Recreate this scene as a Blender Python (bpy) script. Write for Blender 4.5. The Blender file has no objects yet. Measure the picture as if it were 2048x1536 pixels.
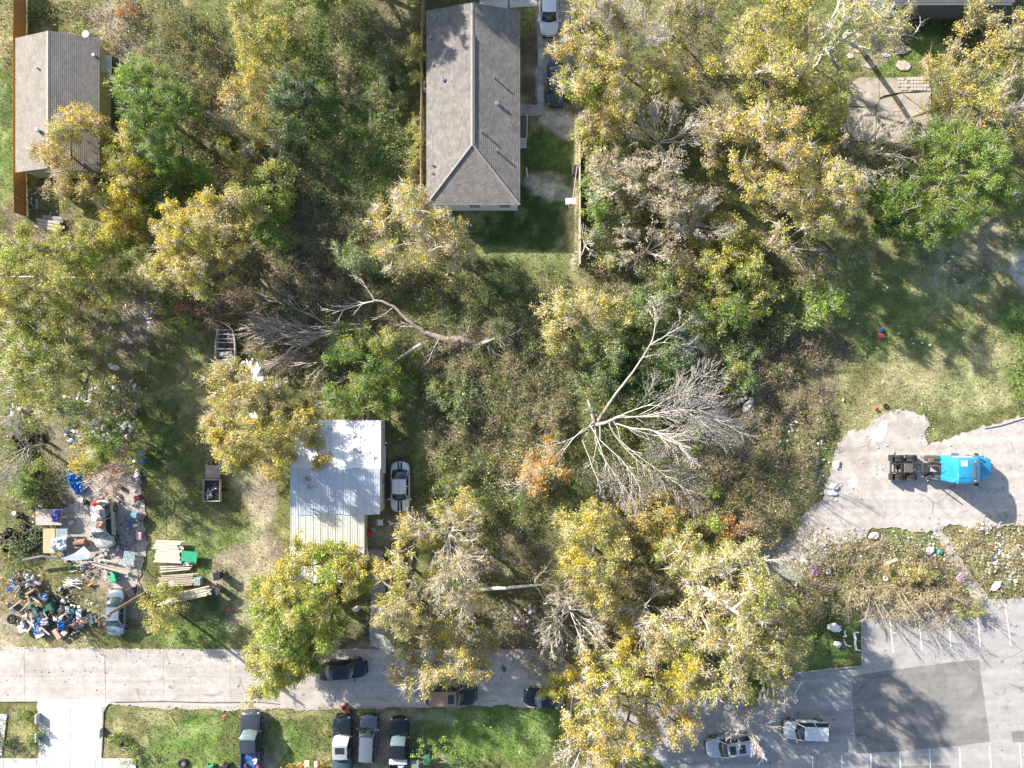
import bpy, bmesh, math, random
import numpy as np
from mathutils import Vector, Matrix
PI=math.pi
scene=bpy.context.scene
C=scene.collection
# ------------------------------------------------------------------ camera, sky, sun, exposure
H=71.0; S=20.0                      # camera height (m); photograph pixels per metre on the ground
cam=bpy.data.cameras.new('camera'); cam.sensor_width=36.0; cam.lens=24.98; cam.clip_end=3000; cam.clip_start=0.5
co=bpy.data.objects.new('camera',cam); C.objects.link(co); co.location=(0,0,H); scene.camera=co
SHX,SHY=1.72,-1.27                  # metres of shadow per metre of height
elev=math.atan(1/math.hypot(SHX,SHY))
sundir=Vector((-SHX,-SHY,1)).normalized()
w=bpy.data.worlds.new('World'); scene.world=w; w.use_nodes=True
nt=w.node_tree; bg=nt.nodes['Background']
sky=nt.nodes.new('ShaderNodeTexSky'); sky.sky_type='NISHITA'; sky.sun_disc=False
sky.sun_elevation=elev; sky.sun_rotation=math.atan2(sundir.x,sundir.y)
sky.air_density=1.0; sky.dust_density=1.5; sky.ozone_density=1.0
nt.links.new(sky.outputs[0],bg.inputs[0]); bg.inputs[1].default_value=0.095
sl=bpy.data.lights.new('sun','SUN'); sl.energy=4.9; sl.angle=math.radians(0.55); sl.color=(1.0,0.93,0.83)
so=bpy.data.objects.new('sun',sl); C.objects.link(so); so.location=(-40,30,60)
so.rotation_euler=(-sundir).to_track_quat('-Z','Y').to_euler()
scene.view_settings.view_transform='Standard'; scene.view_settings.look='None'
scene.view_settings.gamma=1; scene.view_settings.use_curve_mapping=False
scene.view_settings.exposure=1.45
try:
    scene.cycles.max_bounces=6; scene.cycles.diffuse_bounces=3; scene.cycles.glossy_bounces=2; scene.cycles.transmission_bounces=3
except Exception: pass

def P(px,py,h=0.0):
    k=(H-h)/H/S
    return Vector(((px-1024)*k,(768-py)*k,h))
# ------------------------------------------------------------------ noise helpers
_rs=np.random.RandomState(7); _lat=_rs.rand(256,256)
def vnoise(x,y,s,o=0):
    x=np.asarray(x,float)/s+o*17.3+500; y=np.asarray(y,float)/s+o*9.7+500
    xi=np.floor(x).astype(int); yi=np.floor(y).astype(int); fx=x-xi; fy=y-yi
    fx=fx*fx*(3-2*fx); fy=fy*fy*(3-2*fy)
    g=lambda a,b:_lat[a%256,b%256]
    return (g(xi,yi)*(1-fx)*(1-fy)+g(xi+1,yi)*fx*(1-fy)+g(xi,yi+1)*(1-fx)*fy+g(xi+1,yi+1)*fx*fy)
def fbm(x,y,s,o=0,n=4):
    t=0;a=1;tot=0
    for i in range(n):
        t=t+a*vnoise(x,y,s/2**i,o+i); tot+=a; a*=.55
    return t/tot
# ------------------------------------------------------------------ materials
_mc={}
def sh(m): return m.node_tree.nodes,m.node_tree.links
def mat(name,col,rough=.8,metal=0.0,var=.15,vs=2.0,bump=0.0,bs=20.0,coat=0.0,stain=None,stain_s=.6,stain_t=.55,spec=.5):
    key=(name,)+tuple(col)+(rough,metal,var,vs,bump)
    if key in _mc: return _mc[key]
    m=bpy.data.materials.new(name); m.use_nodes=True; N,Lk=sh(m)
    b=N['Principled BSDF']; b.inputs['Roughness'].default_value=rough; b.inputs['Metallic'].default_value=metal
    b.inputs['Specular IOR Level'].default_value=spec
    if coat: b.inputs['Coat Weight'].default_value=coat; b.inputs['Coat Roughness'].default_value=.08
    b.inputs['Base Color'].default_value=(*col,1)
    tc=N.new('ShaderNodeTexCoord'); out=None
    if var>0:
        n=N.new('ShaderNodeTexNoise'); n.inputs['Scale'].default_value=vs; n.inputs['Detail'].default_value=8; n.inputs['Roughness'].default_value=.65
        Lk.new(tc.outputs['Object'],n.inputs['Vector'])
        r=N.new('ShaderNodeMapRange'); r.inputs[1].default_value=.3; r.inputs[2].default_value=.7; r.inputs[3].default_value=1-var; r.inputs[4].default_value=1+var
        Lk.new(n.outputs[0],r.inputs[0])
        mx=N.new('ShaderNodeVectorMath'); mx.operation='SCALE'; mx.inputs[0].default_value=col
        Lk.new(r.outputs[0],mx.inputs['Scale']); out=mx.outputs[0]
    if stain:
        n2=N.new('ShaderNodeTexNoise'); n2.inputs['Scale'].default_value=stain_s; n2.inputs['Detail'].default_value=7; n2.inputs['Roughness'].default_value=.7
        Lk.new(tc.outputs['Object'],n2.inputs['Vector'])
        r2=N.new('ShaderNodeMapRange'); r2.inputs[1].default_value=stain_t; r2.inputs[2].default_value=stain_t+.12; Lk.new(n2.outputs[0],r2.inputs[0])
        m2=N.new('ShaderNodeMix'); m2.data_type='RGBA'; m2.inputs[7].default_value=(*stain,1)
        if out is not None: Lk.new(out,m2.inputs[6])
        else: m2.inputs[6].default_value=(*col,1)
        Lk.new(r2.outputs[0],m2.inputs[0]); out=m2.outputs[2]
    if out is not None: Lk.new(out,b.inputs['Base Color'])
    if bump>0:
        n3=N.new('ShaderNodeTexNoise'); n3.inputs['Scale'].default_value=bs; n3.inputs['Detail'].default_value=4
        Lk.new(tc.outputs['Object'],n3.inputs['Vector'])
        bp=N.new('ShaderNodeBump'); bp.inputs['Strength'].default_value=bump; bp.inputs['Distance'].default_value=.05
        Lk.new(n3.outputs[0],bp.inputs['Height']); Lk.new(bp.outputs[0],b.inputs['Normal'])
    _mc[key]=m; return m
def leafmat():
    m=bpy.data.materials.new('leaves'); m.use_nodes=True; N,Lk=sh(m)
    for n in list(N): N.remove(n)
    o=N.new('ShaderNodeOutputMaterial'); a=N.new('ShaderNodeAttribute'); a.attribute_name='col'
    d=N.new('ShaderNodeBsdfDiffuse'); t=N.new('ShaderNodeBsdfTranslucent'); g=N.new('ShaderNodeBsdfGlossy'); g.inputs['Roughness'].default_value=.45
    g.inputs['Color'].default_value=(.8,.8,.8,1)
    mx=N.new('ShaderNodeMixShader'); mx.inputs[0].default_value=.45
    m2=N.new('ShaderNodeMixShader'); m2.inputs[0].default_value=.035
    Lk.new(a.outputs['Color'],d.inputs[0]); Lk.new(a.outputs['Color'],t.inputs[0])
    Lk.new(d.outputs[0],mx.inputs[1]); Lk.new(t.outputs[0],mx.inputs[2])
    Lk.new(mx.outputs[0],m2.inputs[1]); Lk.new(g.outputs[0],m2.inputs[2]); Lk.new(m2.outputs[0],o.inputs[0]); return m
def attrmat(name,rough=.9,bump=.0,bs=8,fine=0.0,fs=14):
    m=bpy.data.materials.new(name); m.use_nodes=True; N,Lk=sh(m); b=N['Principled BSDF']
    b.inputs['Roughness'].default_value=rough; b.inputs['Specular IOR Level'].default_value=.2
    a=N.new('ShaderNodeAttribute'); a.attribute_name='col'; out=a.outputs['Color']
    tc=N.new('ShaderNodeTexCoord')
    if fine:
        for sc,am in ((fs,fine),(fs*.22,fine*.7)):
            n=N.new('ShaderNodeTexNoise'); n.inputs['Scale'].default_value=sc; n.inputs['Detail'].default_value=6; n.inputs['Roughness'].default_value=.7
            Lk.new(tc.outputs['Object'],n.inputs['Vector'])
            r=N.new('ShaderNodeMapRange'); r.inputs[1].default_value=.3; r.inputs[2].default_value=.7; r.inputs[3].default_value=1-am; r.inputs[4].default_value=1+am
            Lk.new(n.outputs[0],r.inputs[0]); mx=N.new('ShaderNodeVectorMath'); mx.operation='SCALE'
            Lk.new(out,mx.inputs[0]); Lk.new(r.outputs[0],mx.inputs['Scale']); out=mx.outputs[0]
    Lk.new(out,b.inputs['Base Color'])
    if bump:
        n3=N.new('ShaderNodeTexNoise'); n3.inputs['Scale'].default_value=bs; n3.inputs['Detail'].default_value=6
        Lk.new(tc.outputs['Object'],n3.inputs['Vector'])
        bp=N.new('ShaderNodeBump'); bp.inputs['Strength'].default_value=bump; bp.inputs['Distance'].default_value=.08
        Lk.new(n3.outputs[0],bp.inputs['Height']); Lk.new(bp.outputs[0],b.inputs['Normal'])
    return m
def concretemat(name,col,stain=(.2,.18,.16),crack=.0,cs=.25,light=None,var=.12,st=.56,ss=.35,tracks=.12,spots=.7):
    m=mat(name,col,rough=.9,var=var,vs=1.3,bump=.25,bs=30,stain=stain,stain_s=ss,stain_t=st); N,Lk=sh(m)
    b=N['Principled BSDF']; src=b.inputs['Base Color'].links[0].from_socket
    tc=N.new('ShaderNodeTexCoord')
    # fine speckle
    n=N.new('ShaderNodeTexNoise'); n.inputs['Scale'].default_value=9; n.inputs['Detail'].default_value=8; n.inputs['Roughness'].default_value=.75
    Lk.new(tc.outputs['Object'],n.inputs['Vector'])
    r=N.new('ShaderNodeMapRange'); r.inputs[1].default_value=.3; r.inputs[2].default_value=.7; r.inputs[3].default_value=.86; r.inputs[4].default_value=1.12
    Lk.new(n.outputs[0],r.inputs[0]); mx=N.new('ShaderNodeVectorMath'); mx.operation='SCALE'; Lk.new(src,mx.inputs[0]); Lk.new(r.outputs[0],mx.inputs['Scale']); src=mx.outputs[0]
    if tracks:
        mp=N.new('ShaderNodeMapping'); mp.inputs['Scale'].default_value=(.05,.9,1); Lk.new(tc.outputs['Object'],mp.inputs['Vector'])
        nt_=N.new('ShaderNodeTexNoise'); nt_.inputs['Scale'].default_value=1.3; nt_.inputs['Detail'].default_value=5; Lk.new(mp.outputs[0],nt_.inputs['Vector'])
        rt=N.new('ShaderNodeMapRange'); rt.inputs[1].default_value=.35; rt.inputs[2].default_value=.65; rt.inputs[3].default_value=1-tracks; rt.inputs[4].default_value=1+tracks*.6; Lk.new(nt_.outputs[0],rt.inputs[0])
        mt=N.new('ShaderNodeVectorMath'); mt.operation='SCALE'; Lk.new(src,mt.inputs[0]); Lk.new(rt.outputs[0],mt.inputs['Scale']); src=mt.outputs[0]
    if spots:
        vs_=N.new('ShaderNodeTexNoise'); vs_.inputs['Scale'].default_value=1.6; vs_.inputs['Detail'].default_value=3; Lk.new(tc.outputs['Object'],vs_.inputs['Vector'])
        rs_=N.new('ShaderNodeMapRange'); rs_.inputs[1].default_value=.655; rs_.inputs[2].default_value=.72; rs_.inputs[4].default_value=spots; Lk.new(vs_.outputs[0],rs_.inputs[0])
        ms=N.new('ShaderNodeMix'); ms.data_type='RGBA'; Lk.new(rs_.outputs[0],ms.inputs[0]); Lk.new(src,ms.inputs[6]); ms.inputs[7].default_value=(.12,.10,.085,1); src=ms.outputs[2]
    if crack:
        nd=N.new('ShaderNodeTexNoise'); nd.inputs['Scale'].default_value=.7; nd.inputs['Detail'].default_value=5; Lk.new(tc.outputs['Object'],nd.inputs['Vector'])
        ad=N.new('ShaderNodeMix'); ad.data_type='RGBA'; ad.blend_type='ADD'; ad.inputs[0].default_value=2.5
        Lk.new(tc.outputs['Object'],ad.inputs[6]); Lk.new(nd.outputs['Color'],ad.inputs[7])
        v=N.new('ShaderNodeTexVoronoi'); v.feature='DISTANCE_TO_EDGE'; v.inputs['Scale'].default_value=cs; Lk.new(ad.outputs[2],v.inputs['Vector'])
        r3=N.new('ShaderNodeMapRange'); r3.inputs[1].default_value=0; r3.inputs[2].default_value=.012; r3.inputs[3].default_value=crack; r3.inputs[4].default_value=0
        Lk.new(v.outputs['Distance'],r3.inputs[0])
        nm=N.new('ShaderNodeTexNoise'); nm.inputs['Scale'].default_value=.45; Lk.new(tc.outputs['Object'],nm.inputs['Vector'])
        r4=N.new('ShaderNodeMapRange'); r4.inputs[1].default_value=.45; r4.inputs[2].default_value=.6; Lk.new(nm.outputs[0],r4.inputs[0])
        mm=N.new('ShaderNodeMath'); mm.operation='MULTIPLY'; Lk.new(r3.outputs[0],mm.inputs[0]); Lk.new(r4.outputs[0],mm.inputs[1])
        m2=N.new('ShaderNodeMix'); m2.data_type='RGBA'; Lk.new(mm.outputs[0],m2.inputs[0]); Lk.new(src,m2.inputs[6]); m2.inputs[7].default_value=(.08,.07,.06,1); src=m2.outputs[2]
    Lk.new(src,b.inputs['Base Color']); return m
def shinglemat(name,c1,c2,rot):
    m=bpy.data.materials.new(name); m.use_nodes=True; N,Lk=sh(m); b=N['Principled BSDF']; b.inputs['Roughness'].default_value=.95; b.inputs['Specular IOR Level'].default_value=.15
    tc=N.new('ShaderNodeTexCoord'); mp=N.new('ShaderNodeMapping'); mp.inputs['Rotation'].default_value=(0,0,rot); Lk.new(tc.outputs['Object'],mp.inputs['Vector'])
    br=N.new('ShaderNodeTexBrick'); br.inputs['Scale'].default_value=1; br.inputs['Brick Width'].default_value=.33; br.inputs['Row Height'].default_value=.2; br.inputs['Mortar Size'].default_value=.006
    br.inputs['Color1'].default_value=(*c1,1); br.inputs['Color2'].default_value=(*c2,1); br.inputs['Mortar'].default_value=(c1[0]*.5,c1[1]*.5,c1[2]*.5,1); br.offset=.37
    Lk.new(mp.outputs[0],br.inputs['Vector']); src=br.outputs[0]
    for sc,a in ((1.1,.12),(25,.22)):
        n=N.new('ShaderNodeTexNoise'); n.inputs['Scale'].default_value=sc; n.inputs['Detail'].default_value=6; Lk.new(tc.outputs['Object'],n.inputs['Vector'])
        r=N.new('ShaderNodeMapRange'); r.inputs[1].default_value=.3; r.inputs[2].default_value=.7; r.inputs[3].default_value=1-a; r.inputs[4].default_value=1+a
        Lk.new(n.outputs[0],r.inputs[0]); mx=N.new('ShaderNodeVectorMath'); mx.operation='SCALE'; Lk.new(src,mx.inputs[0]); Lk.new(r.outputs[0],mx.inputs['Scale']); src=mx.outputs[0]
    Lk.new(src,b.inputs['Base Color']); return m
LEAF=leafmat(); BARK=mat('bark',(.17,.145,.12),.95,var=.3,vs=6,bump=.5); PALEBARK=mat('pale bark',(.52,.48,.43),.9,var=.2,vs=6); GREYBARK=mat('grey bark',(.36,.32,.28),.9,var=.25,vs=5)
BROWNTWIG=mat('brown twigs',(.27,.215,.16),.9,var=.25,vs=3)
GLASS=mat('dark glass',(.018,.028,.032),.06,var=0,spec=.9); REFLGLASS=mat('glass with painted sky',(.11,.16,.17),.08,var=0,spec=.8)  # second glass has pale teal sky reflection painted into its colour
RUBBER=mat('tyre rubber',(.022,.022,.022),.85,var=.3,vs=8); RIM=mat('wheel metal',(.35,.35,.36),.4,.7,var=.1)
BLACK=mat('black plastic',(.02,.02,.022),.55,var=.1); CHROME=mat('bright metal',(.6,.6,.62),.25,.9,var=.05)
WHITE=mat('white paint',(.78,.78,.77),.6,var=.06); LAMP=mat('lamp lens',(.4,.42,.44),.15,var=0,spec=.8); REDLAMP=mat('red lens',(.35,.02,.02),.2,var=0)
# ------------------------------------------------------------------ object helpers
def tag(o,label=None,cat=None,group=None,kind=None):
    if label: o['label']=label
    if cat: o['category']=cat
    if group: o['group']=group
    if kind: o['kind']=kind
    return o
def empty(name,loc,rz=0,label=None,cat=None,group=None):
    o=bpy.data.objects.new(name,None); o.empty_display_size=.3; C.objects.link(o); o.location=loc; o.rotation_euler=(0,0,rz); return tag(o,label,cat,group)
def link(name,me,parent=None,loc=None):
    o=bpy.data.objects.new(name,me); C.objects.link(o)
    if parent is not None: o.parent=parent
    if loc is not None: o.location=loc
    return o
def npmesh(name,V,F,cols=None,m=None,parent=None,smooth=False):
    V=np.asarray(V,np.float32); F=np.asarray(F,np.int32); n,k=F.shape
    me=bpy.data.meshes.new(name); me.vertices.add(len(V)); me.vertices.foreach_set('co',V.ravel())
    me.loops.add(n*k); me.loops.foreach_set('vertex_index',F.ravel())
    me.polygons.add(n); me.polygons.foreach_set('loop_start',np.arange(0,n*k,k,dtype=np.int32)); me.polygons.foreach_set('loop_total',np.full(n,k,np.int32))
    if smooth: me.polygons.foreach_set('use_smooth',np.ones(n,bool))
    me.update(calc_edges=True)
    if cols is not None:
        a=me.color_attributes.new('col','FLOAT_COLOR','CORNER'); c=np.ones((n,k,4),np.float32); c[:,:,:3]=np.clip(cols,0,1)[:,None,:] if cols.ndim==2 else cols[...,:3]
        a.data.foreach_set('color',c.ravel())
    if m: me.materials.append(m)
    return link(name,me,parent)
class MB:
    def __init__(s): s.v=[]; s.f=[]
    def add(s,vs,fs,M=None):
        o=len(s.v)
        s.v+= [tuple(M@Vector(p)) if M is not None else tuple(p) for p in vs]
        s.f+= [tuple(i+o for i in f) for f in fs]; return s
    def box(s,c,d,rz=0,M=None,taper=1.0,rx=0,ry=0):
        x,y,z=d[0]/2,d[1]/2,d[2]/2; t=taper
        vs=[(-x,-y,-z),(x,-y,-z),(x,y,-z),(-x,y,-z),(-x*t,-y*t,z),(x*t,-y*t,z),(x*t,y*t,z),(-x*t,y*t,z)]
        R=Matrix.Translation(c)@Matrix.Rotation(rz,4,'Z')@Matrix.Rotation(ry,4,'Y')@Matrix.Rotation(rx,4,'X')
        if M is not None: R=M@R
        return s.add(vs,[(0,3,2,1),(4,5,6,7),(0,1,5,4),(1,2,6,5),(2,3,7,6),(3,0,4,7)],R)
    def bbox(s,c,d,b=.03,rz=0,rx=0,ry=0):       # box with chamfered edges
        x,y,z=d[0]/2,d[1]/2,d[2]/2; b=min(b,x*.45,y*.45,z*.45); rings=[]
        for (zz,ins) in ((-z,b),(-z+b,0),(z-b,0),(z,b)):
            X=x-ins;Y=y-ins;c2=b if ins==0 else b
            rings.append([(-X+c2,-Y,zz),(X-c2,-Y,zz),(X,-Y+c2,zz),(X,Y-c2,zz),(X-c2,Y,zz),(-X+c2,Y,zz),(-X,Y-c2,zz),(-X,-Y+c2,zz)])
        R=Matrix.Translation(c)@Matrix.Rotation(rz,4,'Z')@Matrix.Rotation(ry,4,'Y')@Matrix.Rotation(rx,4,'X')
        return s.loft(rings,R)
    def loft(s,rings,M=None,caps=True,closed=True):
        n=len(rings[0]); vs=[p for r in rings for p in r]; fs=[]
        for i in range(len(rings)-1):
            for j in range(n if closed else n-1):
                a=i*n+j; b=i*n+(j+1)%n; fs.append((a,b,b+n,a+n))
        if caps and closed: fs.append(tuple(reversed(range(n)))); fs.append(tuple(range((len(rings)-1)*n,len(rings)*n)))
        return s.add(vs,fs,M)
    def tube(s,pts,rad,n=6):
        pts=[Vector(p) for p in pts]; rings=[]
        if not hasattr(rad,'__len__'): rad=[rad]*len(pts)
        for i,p in enumerate(pts):
            d=(pts[min(i+1,len(pts)-1)]-pts[max(i-1,0)]).normalized()
            a=d.cross(Vector((0,0,1)) if abs(d.z)<.9 else Vector((1,0,0))).normalized(); b=d.cross(a)
            rings.append([tuple(p+(a*math.cos(t)+b*math.sin(t))*rad[i]) for t in [2*PI*k/n for k in range(n)]])
        return s.loft(rings)
    def cyl(s,c,r,h,n=12,axis='Z',r2=None,M=None):
        r2=r if r2 is None else r2
        R=Matrix.Translation(c)
        if axis=='X': R=R@Matrix.Rotation(PI/2,4,'Y')
        if axis=='Y': R=R@Matrix.Rotation(PI/2,4,'X')
        if M is not None: R=M@R
        return s.loft([[(r*math.cos(2*PI*k/n),r*math.sin(2*PI*k/n),-h/2) for k in range(n)],[(r2*math.cos(2*PI*k/n),r2*math.sin(2*PI*k/n),h/2) for k in range(n)]],R)
    def torus(s,c,R,r,n=16,m=7,M=None,sq=1.0):
        vs=[];fs=[]
        for i in range(n):
            a=2*PI*i/n
            for j in range(m):
                b=2*PI*j/m; q=R+r*math.cos(b); vs.append((q*math.cos(a)+c[0],q*math.sin(a)+c[1],r*sq*math.sin(b)+c[2]))
        for i in range(n):
            for j in range(m): fs.append((i*m+j,((i+1)%n)*m+j,((i+1)%n)*m+(j+1)%m,i*m+(j+1)%m))
        return s.add(vs,fs,M)
    def blob(s,c,d,seed=0,amp=.25,sub=2,rz=0):
        bm=bmesh.new(); bmesh.ops.create_icosphere(bm,subdivisions=sub,radius=1); r=random.Random(seed)
        R=Matrix.Translation(c)@Matrix.Rotation(rz,4,'Z')
        vs=[]
        for v in bm.verts:
            k=1+amp*(r.random()-.5)*2; z=v.co.z*k*d[2]/2
            vs.append((v.co.x*k*d[0]/2,v.co.y*k*d[1]/2,max(z,-d[2]*.42)))
        bm.verts.index_update(); fs=[tuple(v.index for v in f.verts) for f in bm.faces]; bm.free()
        return s.add(vs,fs,R)
    def cloth(s,poly,z,amp=.15,n=8,seed=0):     # crumpled sheet inside a quad
        a,b,c,d=[Vector(p) for p in poly]; r=random.Random(seed); vs=[];fs=[]
        for i in range(n+1):
            for j in range(n+1):
                u=i/n;v=j/n; p=(a*(1-u)+b*u)*(1-v)+(d*(1-u)+c*u)*v
                e=min(i,j,n-i,n-j)
                jt=.12*(a-c).length/n
                vs.append((p.x+r.uniform(-jt,jt),p.y+r.uniform(-jt,jt),z+p.z+(r.random()*amp if e>0 else r.random()*amp*.25)))
        for i in range(n):
            for j in range(n): q=i*(n+1)+j; fs.append((q,q+1,q+n+2,q+n+1))
        return s.add(vs,fs)
    def prism(s,poly,z0,z1):
        return s.loft([[(p[0],p[1],z0) for p in poly],[(p[0],p[1],z1) for p in poly]])
    def build(s,name,m,parent=None,smooth=False,loc=None):
        me=bpy.data.meshes.new(name); me.from_pydata(s.v,[],s.f); me.update()
        if smooth:
            me.polygons.foreach_set('use_smooth',[True]*len(me.polygons))
            try: me.set_sharp_from_angle(angle=math.radians(38))
            except Exception: pass
        me.materials.append(m); return link(name,me,parent,loc)
def rough_poly(pts,step=.3,amp=.35,seed=0,closed=True):
    r=random.Random(seed); out=[]; n=len(pts)
    for i in range(n):
        a=Vector(pts[i][:2]); b=Vector(pts[(i+1)%n][:2]); L=(b-a).length; k=max(1,int(L/step)); d=(b-a).normalized() if L else Vector((1,0)); nn=Vector((-d.y,d.x))
        for j in range(k):
            p=a+(b-a)*j/k
            o=(float(fbm(p.x,p.y,2.4,seed+3,5))-.5)*2*amp*2.4+r.uniform(-1,1)*amp*.45
            out.append((p.x+nn.x*o,p.y+nn.y*o))
    return out
def sheet(name,pxpts,z,m,amp=.3,seed=0,step=.28,kind='structure',parent=None):
    pts=[P(*q)[:2] for q in pxpts]
    if amp>0: pts=rough_poly(pts,step,amp,seed)
    bm=bmesh.new(); vs=[bm.verts.new((p[0],p[1],z)) for p in pts]; f=bm.faces.new(vs)
    bmesh.ops.recalc_face_normals(bm,faces=[f])
    if f.normal.z<0: f.normal_flip()
    bmesh.ops.triangulate(bm,faces=[f]); me=bpy.data.meshes.new(name); bm.to_mesh(me); bm.free(); me.materials.append(m)
    o=link(name,me,parent); 
    if kind and parent is None: o['kind']=kind
    return o
# ------------------------------------------------------------------ ground
def lin(r,g,b): return np.array([r,g,b],float)
TAN=lin(.27,.245,.12); DIRT=lin(.26,.22,.17); PINK=lin(.34,.28,.22); GRN=lin(.12,.18,.045); VIV=lin(.13,.21,.045); DGR=lin(.06,.09,.03); OLV=lin(.15,.155,.06); BRN=lin(.15,.12,.085); GREY=lin(.40,.375,.35); LTAN=lin(.36,.33,.18)
# px,py,rx,ry,colour,strength
ZON=[(1024,768,2500,2500,OLV,1),
 (700,250,150,260,DGR,.5),(700,340,80,150,VIV,.8),(640,130,60,60,VIV,.5),(740,90,70,70,BRN,.8),(790,60,40,60,PINK,.35),(235,60,45,70,PINK,.85),(150,40,60,50,OLV,.6),(225,30,40,40,DIRT,.5),
 (10,60,25,90,LTAN,.7),(12,280,26,150,GRN,.85),(12,210,26,50,DGR,.5),
 (100,470,70,60,BRN,.8),(330,130,60,100,BRN,.6),(420,230,70,160,BRN,.6),(560,430,100,160,BRN,.7),(640,540,120,50,BRN,.6),
 (1090,380,60,160,DGR,1),(1090,300,50,60,GRN,.5),(1090,350,38,14,PINK,.6),(1105,380,36,22,GREY,.85),(1062,362,20,18,GREY,.7),(1050,470,130,40,DGR,.9),(1040,515,135,18,LTAN,.55),(1040,515,135,20,GRN,.55),(1148,400,9,150,LTAN,.8),
 (1105,240,34,26,GREY,1),(1072,120,22,110,GREY,.8),(1060,150,16,110,BRN,.9),(1110,100,30,120,GREY,.8),(1148,120,20,120,DIRT,.7),
 (1440,170,90,140,BRN,.9),(1440,190,50,110,DIRT,.5),(1380,230,60,80,BRN,.5),
 (1850,130,140,90,GRN,.7),(1750,110,60,40,PINK,.6),(1900,170,60,60,LTAN,.4),(1900,60,120,30,DGR,.7),(1950,260,80,50,TAN,.5),
 (1860,600,220,220,TAN,.6),(1800,600,160,140,GRN,.35),(700,250,150,200,GRN,.6),(1780,640,110,120,GRN,.45),(1900,770,170,75,LTAN,.6),(1960,700,60,70,GRN,.35),(1760,830,70,50,TAN,.8),(1940,520,120,60,DIRT,.5),(2046,540,24,40,GREY,.9),(2040,700,30,120,GRN,.8),(1960,640,60,30,GRN,.3),(1850,560,50,30,LTAN,.5),(2000,700,60,40,LTAN,.6),(1990,430,70,50,DIRT,.5),
 (1560,780,140,130,BRN,.75),(1600,930,80,90,GRN,.5),(1500,900,100,90,TAN,.3),(1640,700,70,50,BRN,.7),(1480,1000,90,60,OLV,.6),(1600,1020,60,60,TAN,.5),
 (1760,1110,130,70,TAN,.75),(1840,1080,60,40,GRN,.5),(1980,1110,90,70,TAN,.8),(1960,1130,80,60,LTAN,.4),(1650,1280,80,70,GRN,.9),(1650,1250,60,50,DGR,.5),(1540,1250,80,80,BRN,.5),
 (1500,1110,120,60,GREY,.6),(1600,1100,60,30,GREY,.7),
 (230,680,90,110,BRN,.8),(240,640,60,40,DIRT,.7),(200,730,80,60,TAN,.4),(360,700,90,110,OLV,.8),(420,850,110,110,TAN,.45),(350,900,70,120,GRN,.4),(340,870,40,90,DGR,.5),(495,1000,45,120,PINK,.75),(420,1010,50,60,OLV,.5),(390,1050,80,80,TAN,.4),(420,1090,80,60,GRN,.65),(500,1150,60,70,PINK,.6),(520,1240,40,60,TAN,.6),(470,870,50,60,BRN,.4),
 (240,800,70,50,PINK,.7),(130,900,60,90,DIRT,.6),(180,1050,110,110,DIRT,1),(230,1140,80,70,PINK,.9),(70,1020,50,120,BRN,.7),(120,1230,120,60,BRN,.7),(40,1150,50,60,TAN,.5),(100,1275,110,18,TAN,.6),(20,1250,30,40,PINK,.7),
 (400,1210,90,50,DGR,.7),(380,1268,110,26,GRN,.7),(350,1260,60,20,VIV,.4),(470,1240,40,40,PINK,.6),
 (345,1440,140,50,GRN,.6),(330,1420,110,20,TAN,.6),(380,1500,100,60,VIV,.75),(380,1520,90,40,LTAN,.25),(250,1470,55,70,TAN,.7),(250,1440,40,30,OLV,.6),(50,1460,34,60,TAN,.9),(50,1430,20,20,GRN,.4),
 (540,1480,26,70,PINK,.9),(590,1480,60,60,VIV,.6),(560,1420,100,14,TAN,.8),(760,1470,60,90,PINK,1),(640,1415,140,12,TAN,.7),(830,1470,20,70,DIRT,.7),(970,1470,150,70,GRN,.9),(1010,1500,120,50,VIV,.7),(870,1440,50,12,GREY,.35),(1100,1450,60,60,GRN,.6),
 (760,1080,60,90,BRN,.9),(790,950,36,120,BRN,.8),(800,870,40,50,OLV,.6),(760,1040,40,50,DIRT,.7),(700,1250,40,50,BRN,.7),(730,1290,40,10,DIRT,.7),
 (1000,1120,120,80,BRN,.8),(1000,1240,120,50,BRN,.8),(1140,1260,90,60,BRN,.7),(880,900,60,90,GRN,.45),(1010,850,110,140,BRN,.5),(970,620,120,90,DGR,.5)]
def gcol(x,y):
    px=x*S+1024; py=768-y*S
    wx=(fbm(x,y,5,1,4)-.5)*150; wy=(fbm(x,y,5,11,4)-.5)*150
    c=np.zeros(x.shape+(3,)); 
    for i,(a,b,rx,ry,co_,st) in enumerate(ZON):
        q=min(1,(min(rx,ry)/60)**.8)
        d=np.sqrt(((px+wx*q-a)/rx)**2+((py+wy*q-b)/ry)**2)
        t=np.clip((1.12-d)/.35,0,1)*st; t=t*t*(3-2*t)
        c=c*(1-t[...,None])+co_*t[...,None]
    n=fbm(x,y,1.4,21,4)[...,None]; m2=fbm(x,y,.5,31,2)[...,None]; n3=fbm(x,y,3.0,41,3)[...,None]
    g=np.clip((n3-.52)*6,0,1)*.55
    c=c*(1-g)+(c*.35+GRN*.6)*g
    t=np.clip((n-.56)*6,0,1)*.5; c=c*(1-t)+(c*.4+LTAN*.6)*t
    c=c*(.55+.9*n)*(.7+.6*m2)
    return np.clip(c,.01,.75)
def gz(x,y): return (fbm(x,y,4,51,3)-.5)*.10-.05
gx=np.linspace(-56,56,374); gy=np.linspace(-43,43,288); X,Y=np.meshgrid(gx,gy,indexing='ij'); CG=gcol(X,Y); Z=gz(X,Y)-.012
nx,ny=X.shape; idx=np.arange(nx*ny).reshape(nx,ny)
F=np.stack([idx[:-1,:-1],idx[1:,:-1],idx[1:,1:],idx[:-1,1:]],-1).reshape(-1,4)
GM=attrmat('ground cover',bump=1.0,bs=9,fine=.5,fs=16)
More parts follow.
